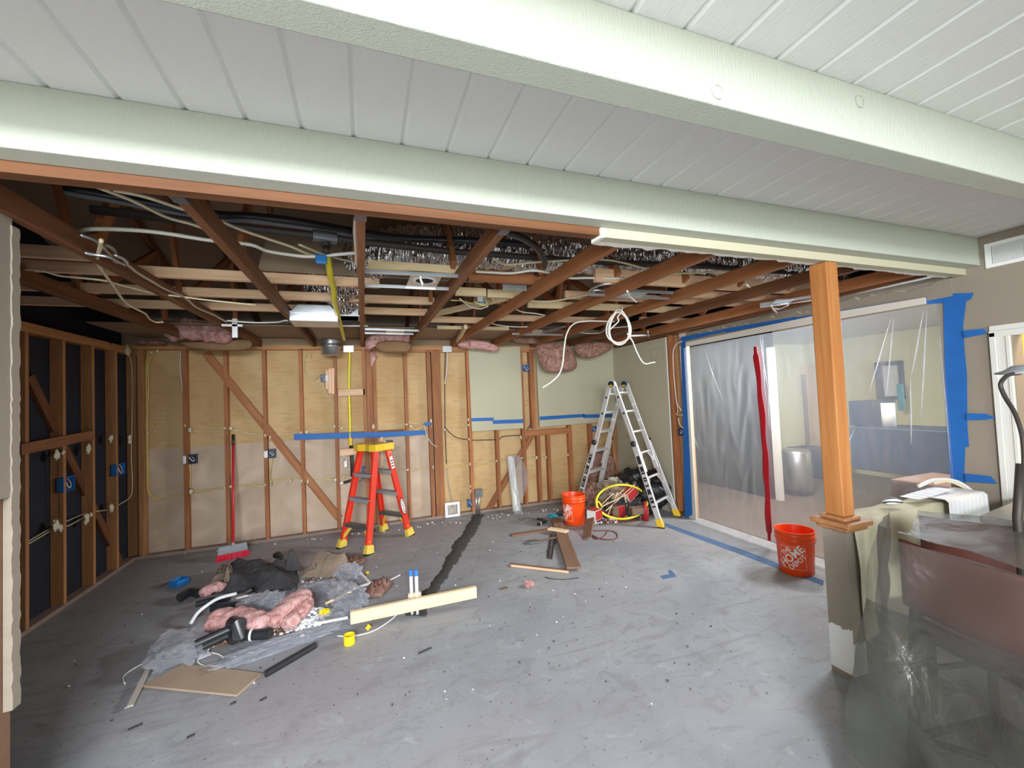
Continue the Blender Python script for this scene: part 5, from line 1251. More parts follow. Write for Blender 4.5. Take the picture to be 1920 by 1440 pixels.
# clear bags
def bag(name, c, rad, label, seed, rot=0, mat='bag_film', amp=0.5, fr=6):
    return crumple(name, c, rad, mat, label, 'plastic bag', seed, amp, fr, rot, 0.8, nu=40, nv=24)
b0 = F(340, 1228); bag('clear_bag', b0+Vector((0, 0, 0.05)), (0.16, 0.20, 0.075), 'clear plastic bag spilling from the near end of the scrap pile', 3, 0.2, amp=0.35, fr=4)
b0 = F(500, 1222); bag('clear_bag', b0+Vector((0.05, 0, 0.025)), (0.34, 0.07, 0.03), 'long crumpled clear bag along the near edge of the pile', 5, 0.28)
b0 = F(655, 1085); bag('clear_bag', b0+Vector((0, 0, 0.06)), (0.10, 0.09, 0.065), 'glinting crumpled bag next to the paper bag', 8)
b0 = F(650, 1130); bag('clear_bag', b0+Vector((0, 0, 0.06)), (0.12, 0.22, 0.07), 'tall clear bag standing behind the end of the pine board', 9, 0.3)
b0 = F(600, 1108); bag('clear_bag', b0+Vector((0, 0, 0.03)), (0.16, 0.09, 0.035), 'flat clear bag between the pink batts and the paper bag', 12)
b0 = F(490, 1140); bag('clear_bag', b0+Vector((0, 0, 0.05)), (0.14, 0.10, 0.05), 'glossy clear bag between black cloth and thick pink batt', 15)
b0 = F(605, 1165); yb2 = bag('fittings_bag', b0+Vector((0, 0, 0.03)), (0.13, 0.12, 0.035), 'clear bag with yellow fittings inside, near the pine board end', 17)
for k in range(5):
    a = b0+Vector((0.02*math.cos(k*1.3)+0.01, 0.02*math.sin(k*1.3), 0.062)); h = MB().lathe([(0, 0), (0.018, 0), (0.018, 0.02), (0.012, 0.02), (0.012, 0.004), (0, 0.004)], a, 12, axis=(0.4*math.cos(k), 0.4*math.sin(k), 1)).build('yellow_fitting', 'yellow_plastic')
    tag(h, 'yellow plastic fitting heaped on the clear bag near the pine board end', 'fitting', 'yellow fittings heaped in the bag')
# white pipe pieces
pipe('white_pipe', [(676, 1074, .05), (706, 1106, .02)], 0.011, 'white_plastic', 'white pipe leaning from the glinting bag down to the floor')
e = pipe('white_pipe', [(703, 1091, .045), (664, 1104, .05)], 0.012, 'white_plastic', 'white pipe with an elbow pointing at the red-brown rag')
h = MB().tube([FZ(703, 1091, .045), FZ(707, 1098, .04), FZ(706, 1105, .03)], 0.015, 12).build('elbow', 'white_plastic'); h.parent = e
pipe('white_pipe', [(563, 1163, .05), (600, 1168, .05), (652, 1158, .05)], 0.010, 'white_cable', 'thin white pipe lying over the shavings beside the pink batt')
pipe('white_pipe', [(561, 1165, .03), (567, 1192, .015)], 0.013, 'white_plastic', 'short white pipe end standing in the shavings')
pipe('white_pipe', [(727, 1090, .03), (750, 1078, .02)], 0.006, 'white_plastic', 'thin white stick poking out of the red-brown rag', 'stick')
pipe('wood_stick', [(610, 1132, .06), (660, 1108, .08)], 0.010, 'board_pine', 'pale stick between the clear bags', 'stick', hollow=False)
rumple('rust_rag', [(680, 1124), (716, 1122), (738, 1098), (700, 1100)], 'door_brown', 'red-brown torn rag beside the white elbow pipe', 'rag', amp=0.04, hump=0.05, seed=14, nu=20, nv=16)
rumple('rust_rag', [(640, 1060), (662, 1068), (690, 1052), (662, 1046)], 'door_brown', 'red-brown rag lying behind the paper bag', 'rag', amp=0.03, hump=0.02, seed=15, nu=16, nv=12)
# yellow cup and bits
c = F(655, 1210)+Vector((0, 0.02, 0))
MBc = MB().lathe([(0, 0.002), (0.034, 0.0), (0.036, 0.004), (0.036, 0.062), (0.032, 0.062), (0.032, 0.006), (0, 0.006)], c, 26)
tag(MBc.build('yellow_cup', 'yellow_plastic', smooth=False), 'yellow plastic cap standing open on the floor by the scrap pile', 'cap')
c = F(688, 1184); tag(MB().lathe([(0, 0), (0.016, 0), (0.012, 0.012), (0.018, 0.028), (0.010, 0.030), (0, 0.012)], c+Vector((0, 0, 0.016)), 12, axis=(0.7, 0.2, 0.7)).build('yellow_plug', 'yellow_plastic'), 'tiny yellow plug on the floor beyond the yellow cap', 'plug')
c = F(689, 1076); tag(MB().lathe([(0, 0), (0.014, 0), (0.016, 0.02), (0, 0.022)], c+Vector((0, 0, 0.004)), 12).build('yellow_plug', 'yellow_plastic'), 'tiny yellow plug beyond the leaning white pipe', 'plug')
# blue dustpan-like box
a, b2 = F(332, 1103), F(355, 1093)
bx = empty('blue_dish', 'small blue plastic box lying open on the floor near the black side wall', 'box')
d = (b2-a).normalized(); n_ = Vector((-d.y, d.x, 0))
mb = MB(); L = (b2-a).length
mb.bar(a+n_*0.05+Vector((0, 0, 0.004)), b2+n_*0.05+Vector((0, 0, 0.004)), 0.10, 0.006)
for off in (0.0, 0.10): mb.bar(a+n_*off+Vector((0, 0, 0.03)), b2+n_*off+Vector((0, 0, 0.03)), 0.004, 0.055)
mb.build('tray', 'blue_box', parent=bx)
mb = MB(); mb.bar(a+Vector((0, 0, 0.03)), a+n_*0.10+Vector((0, 0, 0.03)), 0.004, 0.055).bar(b2+Vector((0, 0, 0.03)), b2+n_*0.10+Vector((0, 0, 0.03)), 0.004, 0.055)
mb.build('end_wall', 'blue_box', parent=bx)
cable('thin_wire', [FZ(300, 1100, .004), FZ(315, 1094, .004), FZ(331, 1092, .01)], 0.003, 'black_cable', 'thin dark wire running to the small blue box', 'wire')
# flat board and lath near the camera
q = [F(266, 1290), F(444, 1308), F(491, 1266), F(345, 1248)]
mb = MB().prism([p+Vector((0, 0, 0.003)) for p in q], (0, 0, 0.012)); tag(mb.build('flat_board', 'fibre_board', bev=0.002), 'flat grey-brown board lying on the floor in front of the scrap pile', 'board')
a, b2 = F(244, 1331), F(300, 1215); a.z = b2.z = 0.02
tag(MB().bar(a, b2, 0.028, 0.008).build('plastic_lath', 'grey_wall'), 'long pale lath lying from the clear bag towards the camera', 'lath')
cable('white_wire', [FZ(280, 1238, .006), FZ(250, 1254, .008), FZ(232, 1268, .006), FZ(234, 1282, .005)], 0.004, 'white_cable', 'white wire hooked on the floor at the outer side of the lath', 'wire')
rg = random.Random(31)
for k, (x, y, L, lab) in enumerate([(240, 1371, 26, 'beyond the lath tip'), (432, 1323, 10, 'just under the flat board corner'), (487, 1316, 12, 'below the straight black pipe'), (350, 1386, 14, 'close to the camera'), (785, 1227, 24, 'on the open floor under the yellow cap')]):
    a = F(x, y); b2 = F(x+L, y-L*0.45); a.z = b2.z = 0.006
    tag(MB().bar(a, b2, 0.012, 0.006).build('wood_splinter', 'black_felt'), 'dark wood splinter '+lab, 'splinter')

# ================================================================== RIGHT SCRAP HEAP UNDER THE LADDER
bagc = P(1268, 935, z=0.28)
o = MB().blob((3.60, 4.92, 0.27), (0.25, 0.36, 0.30), 0.35, 5, 21, 44, 26, power=0.8).build('trash_bag', 'black_bag', smooth=True)
tag(o, 'full black trash bag in the corner behind the aluminium ladder', 'trash bag')
hose_c = P(1168, 940, z=0.20)
hp = []
for i in range(40):
    t = 2*math.pi*i/40; hp.append(P(1166+48*math.cos(t), 941+32*math.sin(t), y=4.60-0.10*math.sin(t)))
for p in hp: p.z = max(p.z, 0.02)
o = MB().tube(hp, 0.014, 10, closed=True).build('hose_ring', 'yellow_hose', smooth=True); tag(o, 'yellow hose bent in a ring, standing in the scrap heap', 'hose')
cable('yellow_hose', [P(1130, 952, y=4.66), P(1121, 940, y=4.7), P(1117, 955, y=4.66), P(1120, 968, y=4.6)], 0.013, 'yellow_hose', 'short yellow hose end beside the hose ring', 'hose')
def carton(name, px0, px1, py0, py1, y, dep, rz, mats, label):
    a = P(px0, py1, y=y); b2 = P(px1, py0, y=y); z0 = max(0.002, a.z)
    w = (b2.x-a.x); h = b2.z-z0; m4 = Matrix.Translation((a.x, y, z0)) @ Matrix.Rotation(rz, 4, 'Z')
    e = MB().box((0, 0, 0), (w, dep, h)).build(name, mats[0], mw=m4, bev=0.002)
    s = MB().box((w*0.02, -0.001, h*0.04), (w*0.98, 0.0, h*0.96)).box((w*0.04, dep*0.04, h), (w*0.96, dep*0.96, h+0.001)).build('printed_face', mats[1]); s.parent = e
    tag(e, label, 'box'); return e
carton('carton', 1117, 1138, 956, 978, 4.42, 0.12, 0.5, ['carton_white', 'carton_red'], 'small red and white carton upright at the near edge of the heap')
e = carton('carton', 1182, 1204, 922, 942, 4.66, 0.14, 0.2, ['carton_white', 'carton_red'], 'red and white carton tilted inside the yellow hose ring')
e.matrix_world = e.matrix_world @ Matrix.Rotation(-0.5, 4, 'Y')
carton('carton', 1160, 1176, 948, 972, 4.62, 0.10, 0.3, ['brown_paper', 'carton_red'], 'brown and red carton in the middle of the heap')
carton('carton', 1186, 1213, 950, 966, 4.50, 0.12, -0.2, ['rubble_brown', 'pink_board'], 'pinkish carton lying at the ladder side of the heap')
e = MB().lathe([(0, 0), (0.035, 0), (0.035, 0.18), (0.012, 0.21), (0.012, 0.24), (0, 0.24)], F(1211, 976), 18).build('red_bottle', 'carton_red', smooth=True); tag(e, 'red bottle standing at the edge of the heap near the ladder foot', 'bottle')
sticks = [((1128, 950, .12), (1205, 912, .42)), ((1136, 958, .05), (1190, 908, .35)), ((1128, 946, .15), (1150, 925, .25)), ((1140, 965, .04), (1158, 922, .30)), ((1122, 955, .05), (1170, 918, .30)), ((1170, 925, .25), (1178, 960, .05))]
lb_ = ['longest pale stick slanting through the yellow hose ring', 'pale stick just under the longest one in the heap', 'short pale stick at the outer side of the hose ring', 'steep pale stick in the middle of the heap', 'thin pale stick crossing low in the heap', 'upright pale stick next to the tilted carton']
for (a, b2), lab in zip(sticks, lb_):
    A1 = P(a[0], a[1], y=4.62+0.05*len(lab) % 0.2); B1 = P(b2[0], b2[1], y=4.72)
    A1.z = max(0.02, A1.z)
    tag(MB().bar(A1, B1, 0.014, 0.010).build('stick', 'board_pine' if 'pale stick' in lab else 'paper'), lab, 'stick', 'sticks in the scrap heap')
crumple('heap_paper', P(1160, 925, y=4.95), (0.30, 0.20, 0.14), 'brown_paper', 'crumpled brown paper at the back of the scrap heap', 'paper', 23, 0.6, 8)
crumple('heap_bag', P(1165, 915, y=5.10), (0.22, 0.16, 0.13), 'pale_paint', 'crumpled cream bag under the top of the yellow hose ring', 'bag', 24, 0.6, 9)
crumple('heap_cloth', P(1158, 945, y=4.80)+Vector((0, 0, 0)), (0.17, 0.12, 0.10), 'black_felt', 'dark cloth deep inside the yellow hose ring', 'cloth', 25, 0.6, 9)
crumple('heap_cloth', P(1190, 955, y=4.70), (0.14, 0.12, 0.12), 'black_felt', 'dark cloth beside the tilted carton', 'cloth', 26, 0.6, 9)
crumple('heap_fibre', P(1118, 935, y=5.25), (0.20, 0.18, 0.20), 'dusty_fibre', 'dusty pink insulation heaped behind the orange bucket', 'insulation', 27, 0.5, 8)
crumbs('heap_debris', [(1115, 985), (1215, 975), (1225, 955), (1120, 955)], 420, 0.035, ['white_chip', 'rubble_brown', 'black_felt', 'brown_board', 'carton_red'], 'small offcuts and wire ends strewn under the yellow hose ring', 'debris', 12, 0.10)
rg = random.Random(77)
for k in range(7):
    a = F(1125+k*11, 985-rg.uniform(0, 12)); pts = [a+Vector((rg.uniform(-.1, .1), rg.uniform(-.05, .05), 0.006+0.01*i)) for i in range(5)]
    cable('wire_offcut', pts, 0.004, ['white_cable', 'black_cable'][k % 2], ['first', 'second', 'third', 'fourth', 'fifth', 'sixth', 'seventh'][k]+' loose wire offcut before the scrap heap, counted from the bucket', 'wire', 'wire offcuts before the heap')
# roll of plastic leaning on the back wall
ro = empty('plastic_roll', 'roll of clear plastic sheeting leaning upright against the back wall studs', 'plastic roll')
a = F(969, 962); b2 = P(957, 856, y=YB-0.07)
MB().tube([a+Vector((0, 0, 0.03)), b2], 0.055, 20).build('roll', 'white_trim', parent=ro, smooth=False)
def tail(u, v):
    p = a.lerp(b2, 1-v); w = 0.16*math.sin(math.pi*min(1, 0.2+v*0.9))
    x = p.x+0.06*math.cos(u*4)+ (u-0.35)*w*2.4; yv = p.y-0.075-0.02*math.sin(u*9+v*4)
    return Vector((x, yv, max(0.01, p.z+0.02-0.1*v*u)))
MB().grid(tail, 20, 30).build('loose_tail', 'bag_film', parent=ro, smooth=True)

# ================================================================== BOXES ON THE WALLS
def jbox(name, plane, val, p0, p1, dep, mat, label, plate=None, grp=None, wires=True):
    a = P(*p0, **{plane: val}); b2 = P(*p1, **{plane: val})
    e = empty(name, label, 'electrical box', grp)
    mb = MB(); t = 0.004
    lo = Vector((min(a.x, b2.x), min(a.y, b2.y), min(a.z, b2.z))); hi = Vector((max(a.x, b2.x), max(a.y, b2.y), max(a.z, b2.z)))
    if plane == 'y':
        mb.box((lo.x, val+dep-t, lo.z), (hi.x, val+dep, hi.z))
        for c0_, c1_ in (((lo.x, val, lo.z), (lo.x+t, val+dep, hi.z)), ((hi.x-t, val, lo.z), (hi.x, val+dep, hi.z)), ((lo.x, val, lo.z), (hi.x, val+dep, lo.z+t)), ((lo.x, val, hi.z-t), (hi.x, val+dep, hi.z))): mb.box(c0_, c1_)
    else:
        s = 1 if val > 0 else -1
        mb.box((val+s*(dep-t), lo.y, lo.z), (val+s*dep, hi.y, hi.z))
        for c0_, c1_ in (((val, lo.y, lo.z), (val+s*dep, lo.y+t, hi.z)), ((val, hi.y-t, lo.z), (val+s*dep, hi.y, hi.z)), ((val, lo.y, lo.z), (val+s*dep, hi.y, lo.z+t)), ((val, lo.y, hi.z-t), (val+s*dep, hi.y, hi.z))): mb.box(c0_, c1_)
    mb.build('housing', mat, parent=e)
    if plate:
        q0 = P(*plate[0], **{plane: val-0.003 if plane == 'y' else val}); q1 = P(*plate[1], **{plane: val-0.003 if plane == 'y' else val})
        MB().box((q0.x, q0.y-0.002, q0.z), (q1.x, q1.y+0.002, q1.z)).build('metal_plate', 'paper', parent=e)
    if wires:
        c = (lo+hi)/2; w = (hi.x-lo.x if plane == 'y' else hi.y-lo.y)
        for k, mt in enumerate(('white_cable', 'dark_red_cord', 'black_cable')):
            mb = MB(); pts = []
            for i in range(7):
                off = Vector((w*0.3*math.sin(i*1.3+k*2), 0, w*0.3*math.cos(i*1.7+k))) if plane == 'y' else Vector((0, w*0.3*math.sin(i*1.3+k*2), w*0.3*math.cos(i*1.7+k)))
                pts.append(c+off+(Vector((0, 0.01+0.005*k, 0)) if plane == 'y' else Vector(((0.012+0.004*k)*(1 if val > 0 else -1), 0, 0))))
            mb.tube(spline(pts, 3), 0.003, 5).build('wire', mt, parent=e, smooth=True)
    return e
YW = YB-0.004
jbox('outlet_box', 'y', YW, (349, 853), (368, 869), 0.05, 'navy_box', 'dark outlet box with a pale plate, nearest the yellow cable bundle', ((343.5, 855), (349, 869)))
jbox('outlet_box', 'y', YW, (502, 843), (516, 858), 0.05, 'navy_box', 'dark outlet box with a pale plate beside the diagonal brace', ((495, 846), (502, 858)))
jbox('outlet_box', 'y', YW, (601, 702), (611, 716), 0.05, 'navy_box', 'high dark switch box beside three upright scraps', ((610, 704), (615, 714)))
jbox('outlet_box', 'y', YW, (724, 826), (737, 838), 0.05, 'navy_box', 'dark box beside the upright pale block above the stepladder top', ((719, 827), (724, 838)))
jbox('outlet_box', 'y', YW, (679, 876), (690, 889), 0.05, 'blue_box', 'blue outlet box seen through the stepladder')
jbox('outlet_box', 'y', YW, (877, 938), (890, 950), 0.05, 'blue_box', 'blue outlet box low on the wall next to the grey conduit stubs')
jbox('outlet_box', 'y', YW, (979, 684), (994, 696), 0.05, 'blue_box', 'bright blue box high between the two drywall panels')
jbox('outlet_box', 'y', YW, (1109, 800), (1119, 809), 0.05, 'blue_box', 'small blue box behind the aluminium ladder rail')
jbox('outlet_box', 'x', XL+0.004, (119, 896), (141, 917), 0.05, 'blue_box', 'lower blue outlet box on the black-papered wall')
jbox('outlet_box', 'x', XL+0.004, (218.5, 871), (235, 888), 0.05, 'blue_box', 'higher blue outlet box on the black-papered wall')
jbox('outlet_box', 'x', XR-0.004, (1272, 803), (1282, 817), 0.05, 'navy_box', 'dark box under the tape edge of the plastic sheet')
jbox('receptacle', 'y', YB-0.02, (645, 864), (651, 876), 0.03, 'white_plastic', 'white receptacle dangling under the pale block beside the stepladder', wires=False)
# hole cut in the corner plaster with wires inside
e = jbox('cut_box', 'x', XR-0.016, (1219, 655), (1244, 672), 0.02, 'grey_plastic', 'square hole with tangled wires cut high in the plastered corner wall')
# washer outlet box
q0, q1 = P(834, 948, y=YB-0.02), P(863, 974, y=YB-0.02)
wb = empty('washer_box', 'white square washer outlet box at the foot of the thick wall post', 'outlet box')
q1.z = 0.006; q0.z = 0.006+(q1.x-q0.x)*0.97
mb = MB(); f = 0.038; yq = YB-0.03
for a, b2 in (((q0.x, q0.z), (q1.x, q0.z-f)), ((q0.x, q1.z+f), (q1.x, q1.z)), ((q0.x, q0.z-f), (q0.x+f, q1.z+f)), ((q1.x-f, q0.z-f), (q1.x, q1.z+f))): mb.box((a[0], yq, max(.004, a[1])), (b2[0], yq+0.012, max(.004, b2[1])))
mb.build('frame', 'white_plastic', parent=wb, bev=0.004)
MB().box((q0.x+f*0.8, yq+0.06, q1.z+f*0.8), (q1.x-f*0.8, yq+0.07, q0.z-f*0.8)).box((q0.x+f*0.8, yq+0.01, q1.z+f*0.8), (q0.x+f, yq+0.07, q0.z-f*0.8)).box((q1.x-f, yq+0.01, q1.z+f*0.8), (q1.x-f*0.8, yq+0.07, q0.z-f*0.8)).build('back_pan', 'grey_wall', parent=wb)
c = Vector(((q0.x+q1.x)/2, yq+0.03, (q0.z+q1.z)/2))
MB().tube([c+Vector((0, 0.03, 0)), c, c+Vector((0, 0, -0.03))], 0.008, 8).lathe([(0, 0), (0.018, 0), (0.018, 0.008), (0, 0.008)], c+Vector((0, -0.005, 0.015)), 12, axis=(0, -1, 0)).build('valve', 'steel', parent=wb)
# conduit stubs
cs = empty('conduit_stub', 'grey conduits rising from the mortar trench into a small box by the wall', 'conduit')
for px in (894, 899): 
    b0 = F(px, 965); tp = P(px-1, 925, y=b0.y)
    MB().tube([b0, Vector((b0.x, b0.y, tp.z))], 0.013, 10).build('conduit', 'steel', parent=cs, smooth=True)
b0 = F(896, 965); c = P(897, 924, y=b0.y)
MB().box((c.x-0.05, b0.y-0.02, c.z-0.06), (c.x+0.055, b0.y+0.03, c.z+0.05)).build('box', 'dark_steel', parent=cs, bev=0.003)
for (p0, p1, lab) in (((644, 648), (663, 660), 'pale nail plate where the yellow hose passes the top plate'), ((830, 649), (847, 660), 'grey nail plate where the white cable passes the top plate')):
    a = P(*p0, y=YB-0.004); b2 = P(*p1, y=YB-0.004)
    tag(MB().box((a.x, YB-0.006, a.z), (b2.x, YB-0.001, b2.z)).build('nail_plate', 'galvanised'), lab, 'plate')

# ================================================================== CABLES IN THE WALLS
YC = YB+0.045
def ycable(name, pts, r, mat, label, y=YC, group=None, blobs=()):
    o = cable(name, [P(a, b2, y=y) for a, b2 in pts], r, mat, label, 'cable', group)
    return o
ycable('electric_cable', [(345, 812), (356, 809), (390, 810), (425, 807), (435, 806), (470, 813), (500, 817), (540, 814), (570, 810), (600, 806), (632, 799), (641, 802), (665, 800), (687, 799)], 0.005, 'cream_cable', 'cream cable strung through the studs at the height of the blue tape')
ycable('electric_cable', [(703, 801), (720, 802), (745, 798), (765, 793), (790, 795), (809, 790)], 0.005, 'cream_cable', 'cream cable between the trio of studs and the thick post, at tape height')
ycable('electric_cable', [(766, 790), (775, 804), (785, 806), (793, 797)], 0.005, 'cream_cable', 'small cream cable loop beside the thin stud', YB+0.03)
ycable('electric_cable', [(795, 797), (800, 815), (808, 830), (819, 838)], 0.004, 'white_cable', 'white cable drooping across to the thick wall post', YB-0.01)
ycable('electric_cable', [(301, 938), (320, 932), (347, 927), (364, 925), (395, 919), (425, 914), (440, 911), (470, 911), (498, 907), (515, 900), (538, 897), (566, 898), (600, 900), (632, 898), (641, 893), (665, 893), (690, 890), (720, 888), (740, 882), (765, 881), (790, 879), (812, 876)], 0.005, 'yellow_cable', 'long yellow cable threaded low through the studs up to the thick post')
ycable('electric_cable', [(345, 920), (380, 918), (425, 912), (470, 908), (498, 912), (540, 899), (566, 894), (600, 896), (632, 901)], 0.004, 'cream_cable', 'cream cable running beside the long yellow one, low in the wall', YC+0.012)
ycable('electric_cable', [(838, 878), (860, 873), (883, 870), (905, 872), (931, 864), (955, 861), (984, 859), (1010, 857), (1031, 857), (1050, 855), (1070, 853), (1085, 850), (1100, 848)], 0.005, 'yellow_cable', 'long yellow cable threaded through the short studs behind the plastic roll')
ycable('electric_cable', [(838, 873), (860, 868), (883, 873), (905, 868), (934, 868), (960, 866), (984, 863), (1010, 861), (1030, 860), (1070, 850)], 0.004, 'cream_cable', 'cream cable beside the yellow one behind the plastic roll', YC+0.012)
bd = empty('cable_bundle', 'bundle of yellow cables hanging down the first bay of the back wall', 'cable')
for pts in ([(283, 661), (276, 672), (274, 700), (275, 780), (275, 850), (276, 905), (279, 925), (288, 934), (303, 938)], [(295, 660), (283, 672), (276, 690), (279, 731), (274, 800), (278, 870), (277, 910), (283, 928), (300, 936)], [(289, 660), (279, 680), (277, 760), (277, 860), (280, 915)]):
    MB().tube(spline([P(a, b2, y=YB+0.02) for a, b2 in pts], 5), 0.005, 6).build('strand', 'yellow_cable', parent=bd, smooth=True)
ycable('electric_cable', [(339, 660), (338, 690), (341, 720), (342, 735)], 0.005, 'white_cable', 'short white cable hanging beside the second stud of the back wall', YB+0.02)
ycable('electric_cable', [(583, 672), (579, 660), (572, 665), (570, 690), (572, 705), (586, 714), (595, 706), (601, 702)], 0.005, 'cream_cable', 'cream cable looping from the top plate to the high switch box', YB+0.03)
ycable('electric_cable', [(605, 716), (609, 730), (616, 745), (626, 757), (629, 775), (627, 800)], 0.005, 'cream_cable', 'cream cable dropping from the high switch box', YB+0.03)
ycable('electric_cable', [(355, 870), (357, 890), (356, 910), (358, 922)], 0.006, 'yellow_cable', 'yellow cable dropping from the dark outlet box nearest the corner', YB+0.03)
ycable('electric_cable', [(511, 858), (508, 875), (506, 892), (509, 906)], 0.006, 'yellow_cable', 'yellow cable dropping from the outlet box by the diagonal brace', YB+0.03)
ycable('electric_cable', [(833, 800), (845, 813), (858, 821), (882, 825), (905, 825), (934, 824), (942, 819), (960, 817), (984, 816)], 0.006, 'black_cable', 'black cable sagging beneath the tall drywall panel')
ycable('electric_cable', [(990, 693), (998, 706), (1001, 725), (1003, 762), (1000, 785), (989, 806)], 0.006, 'black_cable', 'black cable bowing down from the bright blue box', YB+0.02)
ycable('electric_cable', [(835, 656), (834, 700), (834, 760), (835, 820), (837, 870)], 0.006, 'black_cable', 'black cable running straight down beside the thick wall post', YB+0.01)
ycable('electric_cable', [(839, 660), (838, 690), (834, 720)], 0.007, 'white_cable', 'thick white cable end by the grey nail plate', YB-0.005)
ycable('electric_cable', [(838, 880), (840, 905), (845, 930), (849, 952)], 0.006, 'steel', 'grey cable down to the washer outlet box', YB+0.005)
ycable('electric_cable', [(888, 885), (893, 900), (899, 912), (897, 925)], 0.005, 'yellow_cable', 'yellow cable looping down to the conduit box', YB+0.02)
ycable('electric_cable', [(880, 908), (884, 918), (881, 928), (882, 938)], 0.005, 'cream_cable', 'cream cable end above the low blue box', YB+0.02)
ycable('electric_cable', [(640, 866), (644, 856), (650, 860), (647, 868)], 0.004, 'white_cable', 'white lead of the dangling receptacle', YB-0.012)
ycable('electric_cable', [(735, 836), (733, 850), (728, 862), (740, 882)], 0.005, 'brown_board', 'brown cable dropping from the dark box above the stepladder', YB+0.03)
gh = ycable('gas_hose', [(656, 655), (655, 680), (654, 715), (655, 760), (656, 790), (656, 812)], 0.017, 'yellow_hose', 'upright yellow gas hose on the back wall between two pale blocks', YB+0.02)
fit = empty('gas_pipe', 'brass fitting and black pipe below the yellow gas hose', 'pipe')
MB().tube([P(656, 812, y=YB+0.02), P(657, 835, y=YB+0.02)], 0.026, 8).build('fitting', 'ladder_yellow', parent=fit)
MB().tube([P(658, 835, y=YB+0.04), P(660, 868, y=YB+0.04), P(661, 893, y=YB+0.04)], 0.024, 10).build('pipe', 'black_iron', parent=fit, smooth=True)
MB().tube([P(661, 900, y=YB+0.0), P(645, 905, y=YB-0.02)], 0.018, 10).build('stub', 'black_iron', parent=fit, smooth=True)
MB().blob(P(640, 906, y=YB-0.03), (0.022, 0.022, 0.022), 0.02).build('plug', 'white_plastic', parent=fit, smooth=True)
# left wall cables
def xcable(pts, r, mat, label, x=XL-0.03): return cable('electric_cable', [P(a, b2, x=x) for a, b2 in pts], r, mat, label, 'cable')
xcable([(40, 1028), (70, 1010), (106, 990), (130, 985), (160, 968), (176, 960), (205, 955), (225, 945), (245, 930), (248, 900), (246, 860), (247, 800), (248, 740), (247, 690), (243, 665)], 0.005, 'cream_cable', 'cream cable threaded through the studs of the black-papered wall')
xcable([(40, 1023), (75, 1002), (106, 985), (130, 975), (160, 962)], 0.004, 'cream_cable', 'upper cream cable between the first studs of the black-papered wall')
xcable([(107, 850), (109, 880), (111, 930), (112, 970)], 0.003, 'black_cable', 'thin black wire down the stud with the lower blue box', XL+0.005)
def rcable(pts, r, mat, label, x=XR+0.01): return cable('electric_cable', [P(a, b2, x=x) for a, b2 in pts], r, mat, label, 'cable')
rcable([(1279, 640), (1270, 644), (1263, 655), (1262, 680), (1265, 720), (1269, 755), (1278, 770)], 0.006, 'white_cable', 'white cable hanging in the bare bay next to the plastic sheet', XR-0.02)
rcable([(1268, 752), (1271, 770), (1269, 778), (1280, 778)], 0.005, 'cream_cable', 'cream cable crossing to the tape edge of the plastic sheet', XR-0.02)
rcable([(1272, 784), (1274, 795), (1281, 803)], 0.005, 'white_cable', 'short white cable end above the box under the tape edge', XR-0.02)
# cream fire-stop foam where cables pass the studs
fo = [(337, 699, .010), (283, 661, .02), (295, 659, .02), (277, 811, .02), (290, 809, .012), (356, 806, .03), (347, 798, .015), (421, 803, .02), (432, 803, .03), (497, 817, .018), (506, 820, .03), (564, 811, .018), (575, 810, .03), (627, 800, .022), (641, 803, .025), (358, 921, .035), (421, 914, .018), (433, 912, .028), (437, 918, .02), (497, 909, .018), (508, 908, .03), (545, 901, .02), (565, 902, .026), (577, 903, .03), (628, 900, .03), (645, 894, .018), (700, 800, .035), (762, 796, .022), (771, 800, .026), (808, 789, .028), (809, 800, .02), (764, 881, .022), (774, 881, .022), (812, 876, .022), (837, 786, .016), (834, 806, .02), (878, 787, .022), (878, 797, .022), (879, 824, .018), (881, 870, .022), (882, 912, .026), (882, 920, .02), (931, 864, .018), (977, 820, .03), (979, 859, .022), (1006, 858, .03), (1024, 857, .02), (1065, 853, .026), (346, 1040, .02), (655, 1010, .012), (539, 907, .01)]
for i, (px, py, r_) in enumerate(fo):
    c = P(px, py, y=YB-0.006)
    near = min((s for s in bpy.data.objects if s.name.startswith('wall_stud') and s.get('label') and s.matrix_world.translation.y > YB-0.2), key=lambda s: abs(s.matrix_world.translation.x-c.x))
    o = MB().blob(c, (r_*(0.35+0.4*((i*37)%10)/10), 0.010, r_*(0.5+0.45*((i*53)%10)/10)), 0.9, 11, i, 14, 9).build('foam_seal', 'cream_foam', smooth=True); o.parent = near; o.matrix_parent_inverse = near.matrix_world.inverted()
for i, (px, py, r_) in enumerate([(107, 853, .04), (118, 848, .02), (165, 842, .04), (208, 822, .04), (243, 820, .03), (240, 658, .05), (105, 985, .045), (113, 990, .03), (162, 972, .045), (170, 965, .02), (209, 953, .045), (243, 828, .03)]):
    c = P(px, py, x=XL+0.008)
    near = min((s for s in bpy.data.objects if s.name.startswith('wall_stud') and s.matrix_world.translation.x < XL), key=lambda s: abs(s.matrix_world.translation.y-c.y))
    o = MB().blob(c, (0.012, r_*0.8, r_), 0.8, 9, i+60, 12, 8).build('foam_seal', 'cream_foam', smooth=True); o.parent = near; o.matrix_parent_inverse = near.matrix_world.inverted()

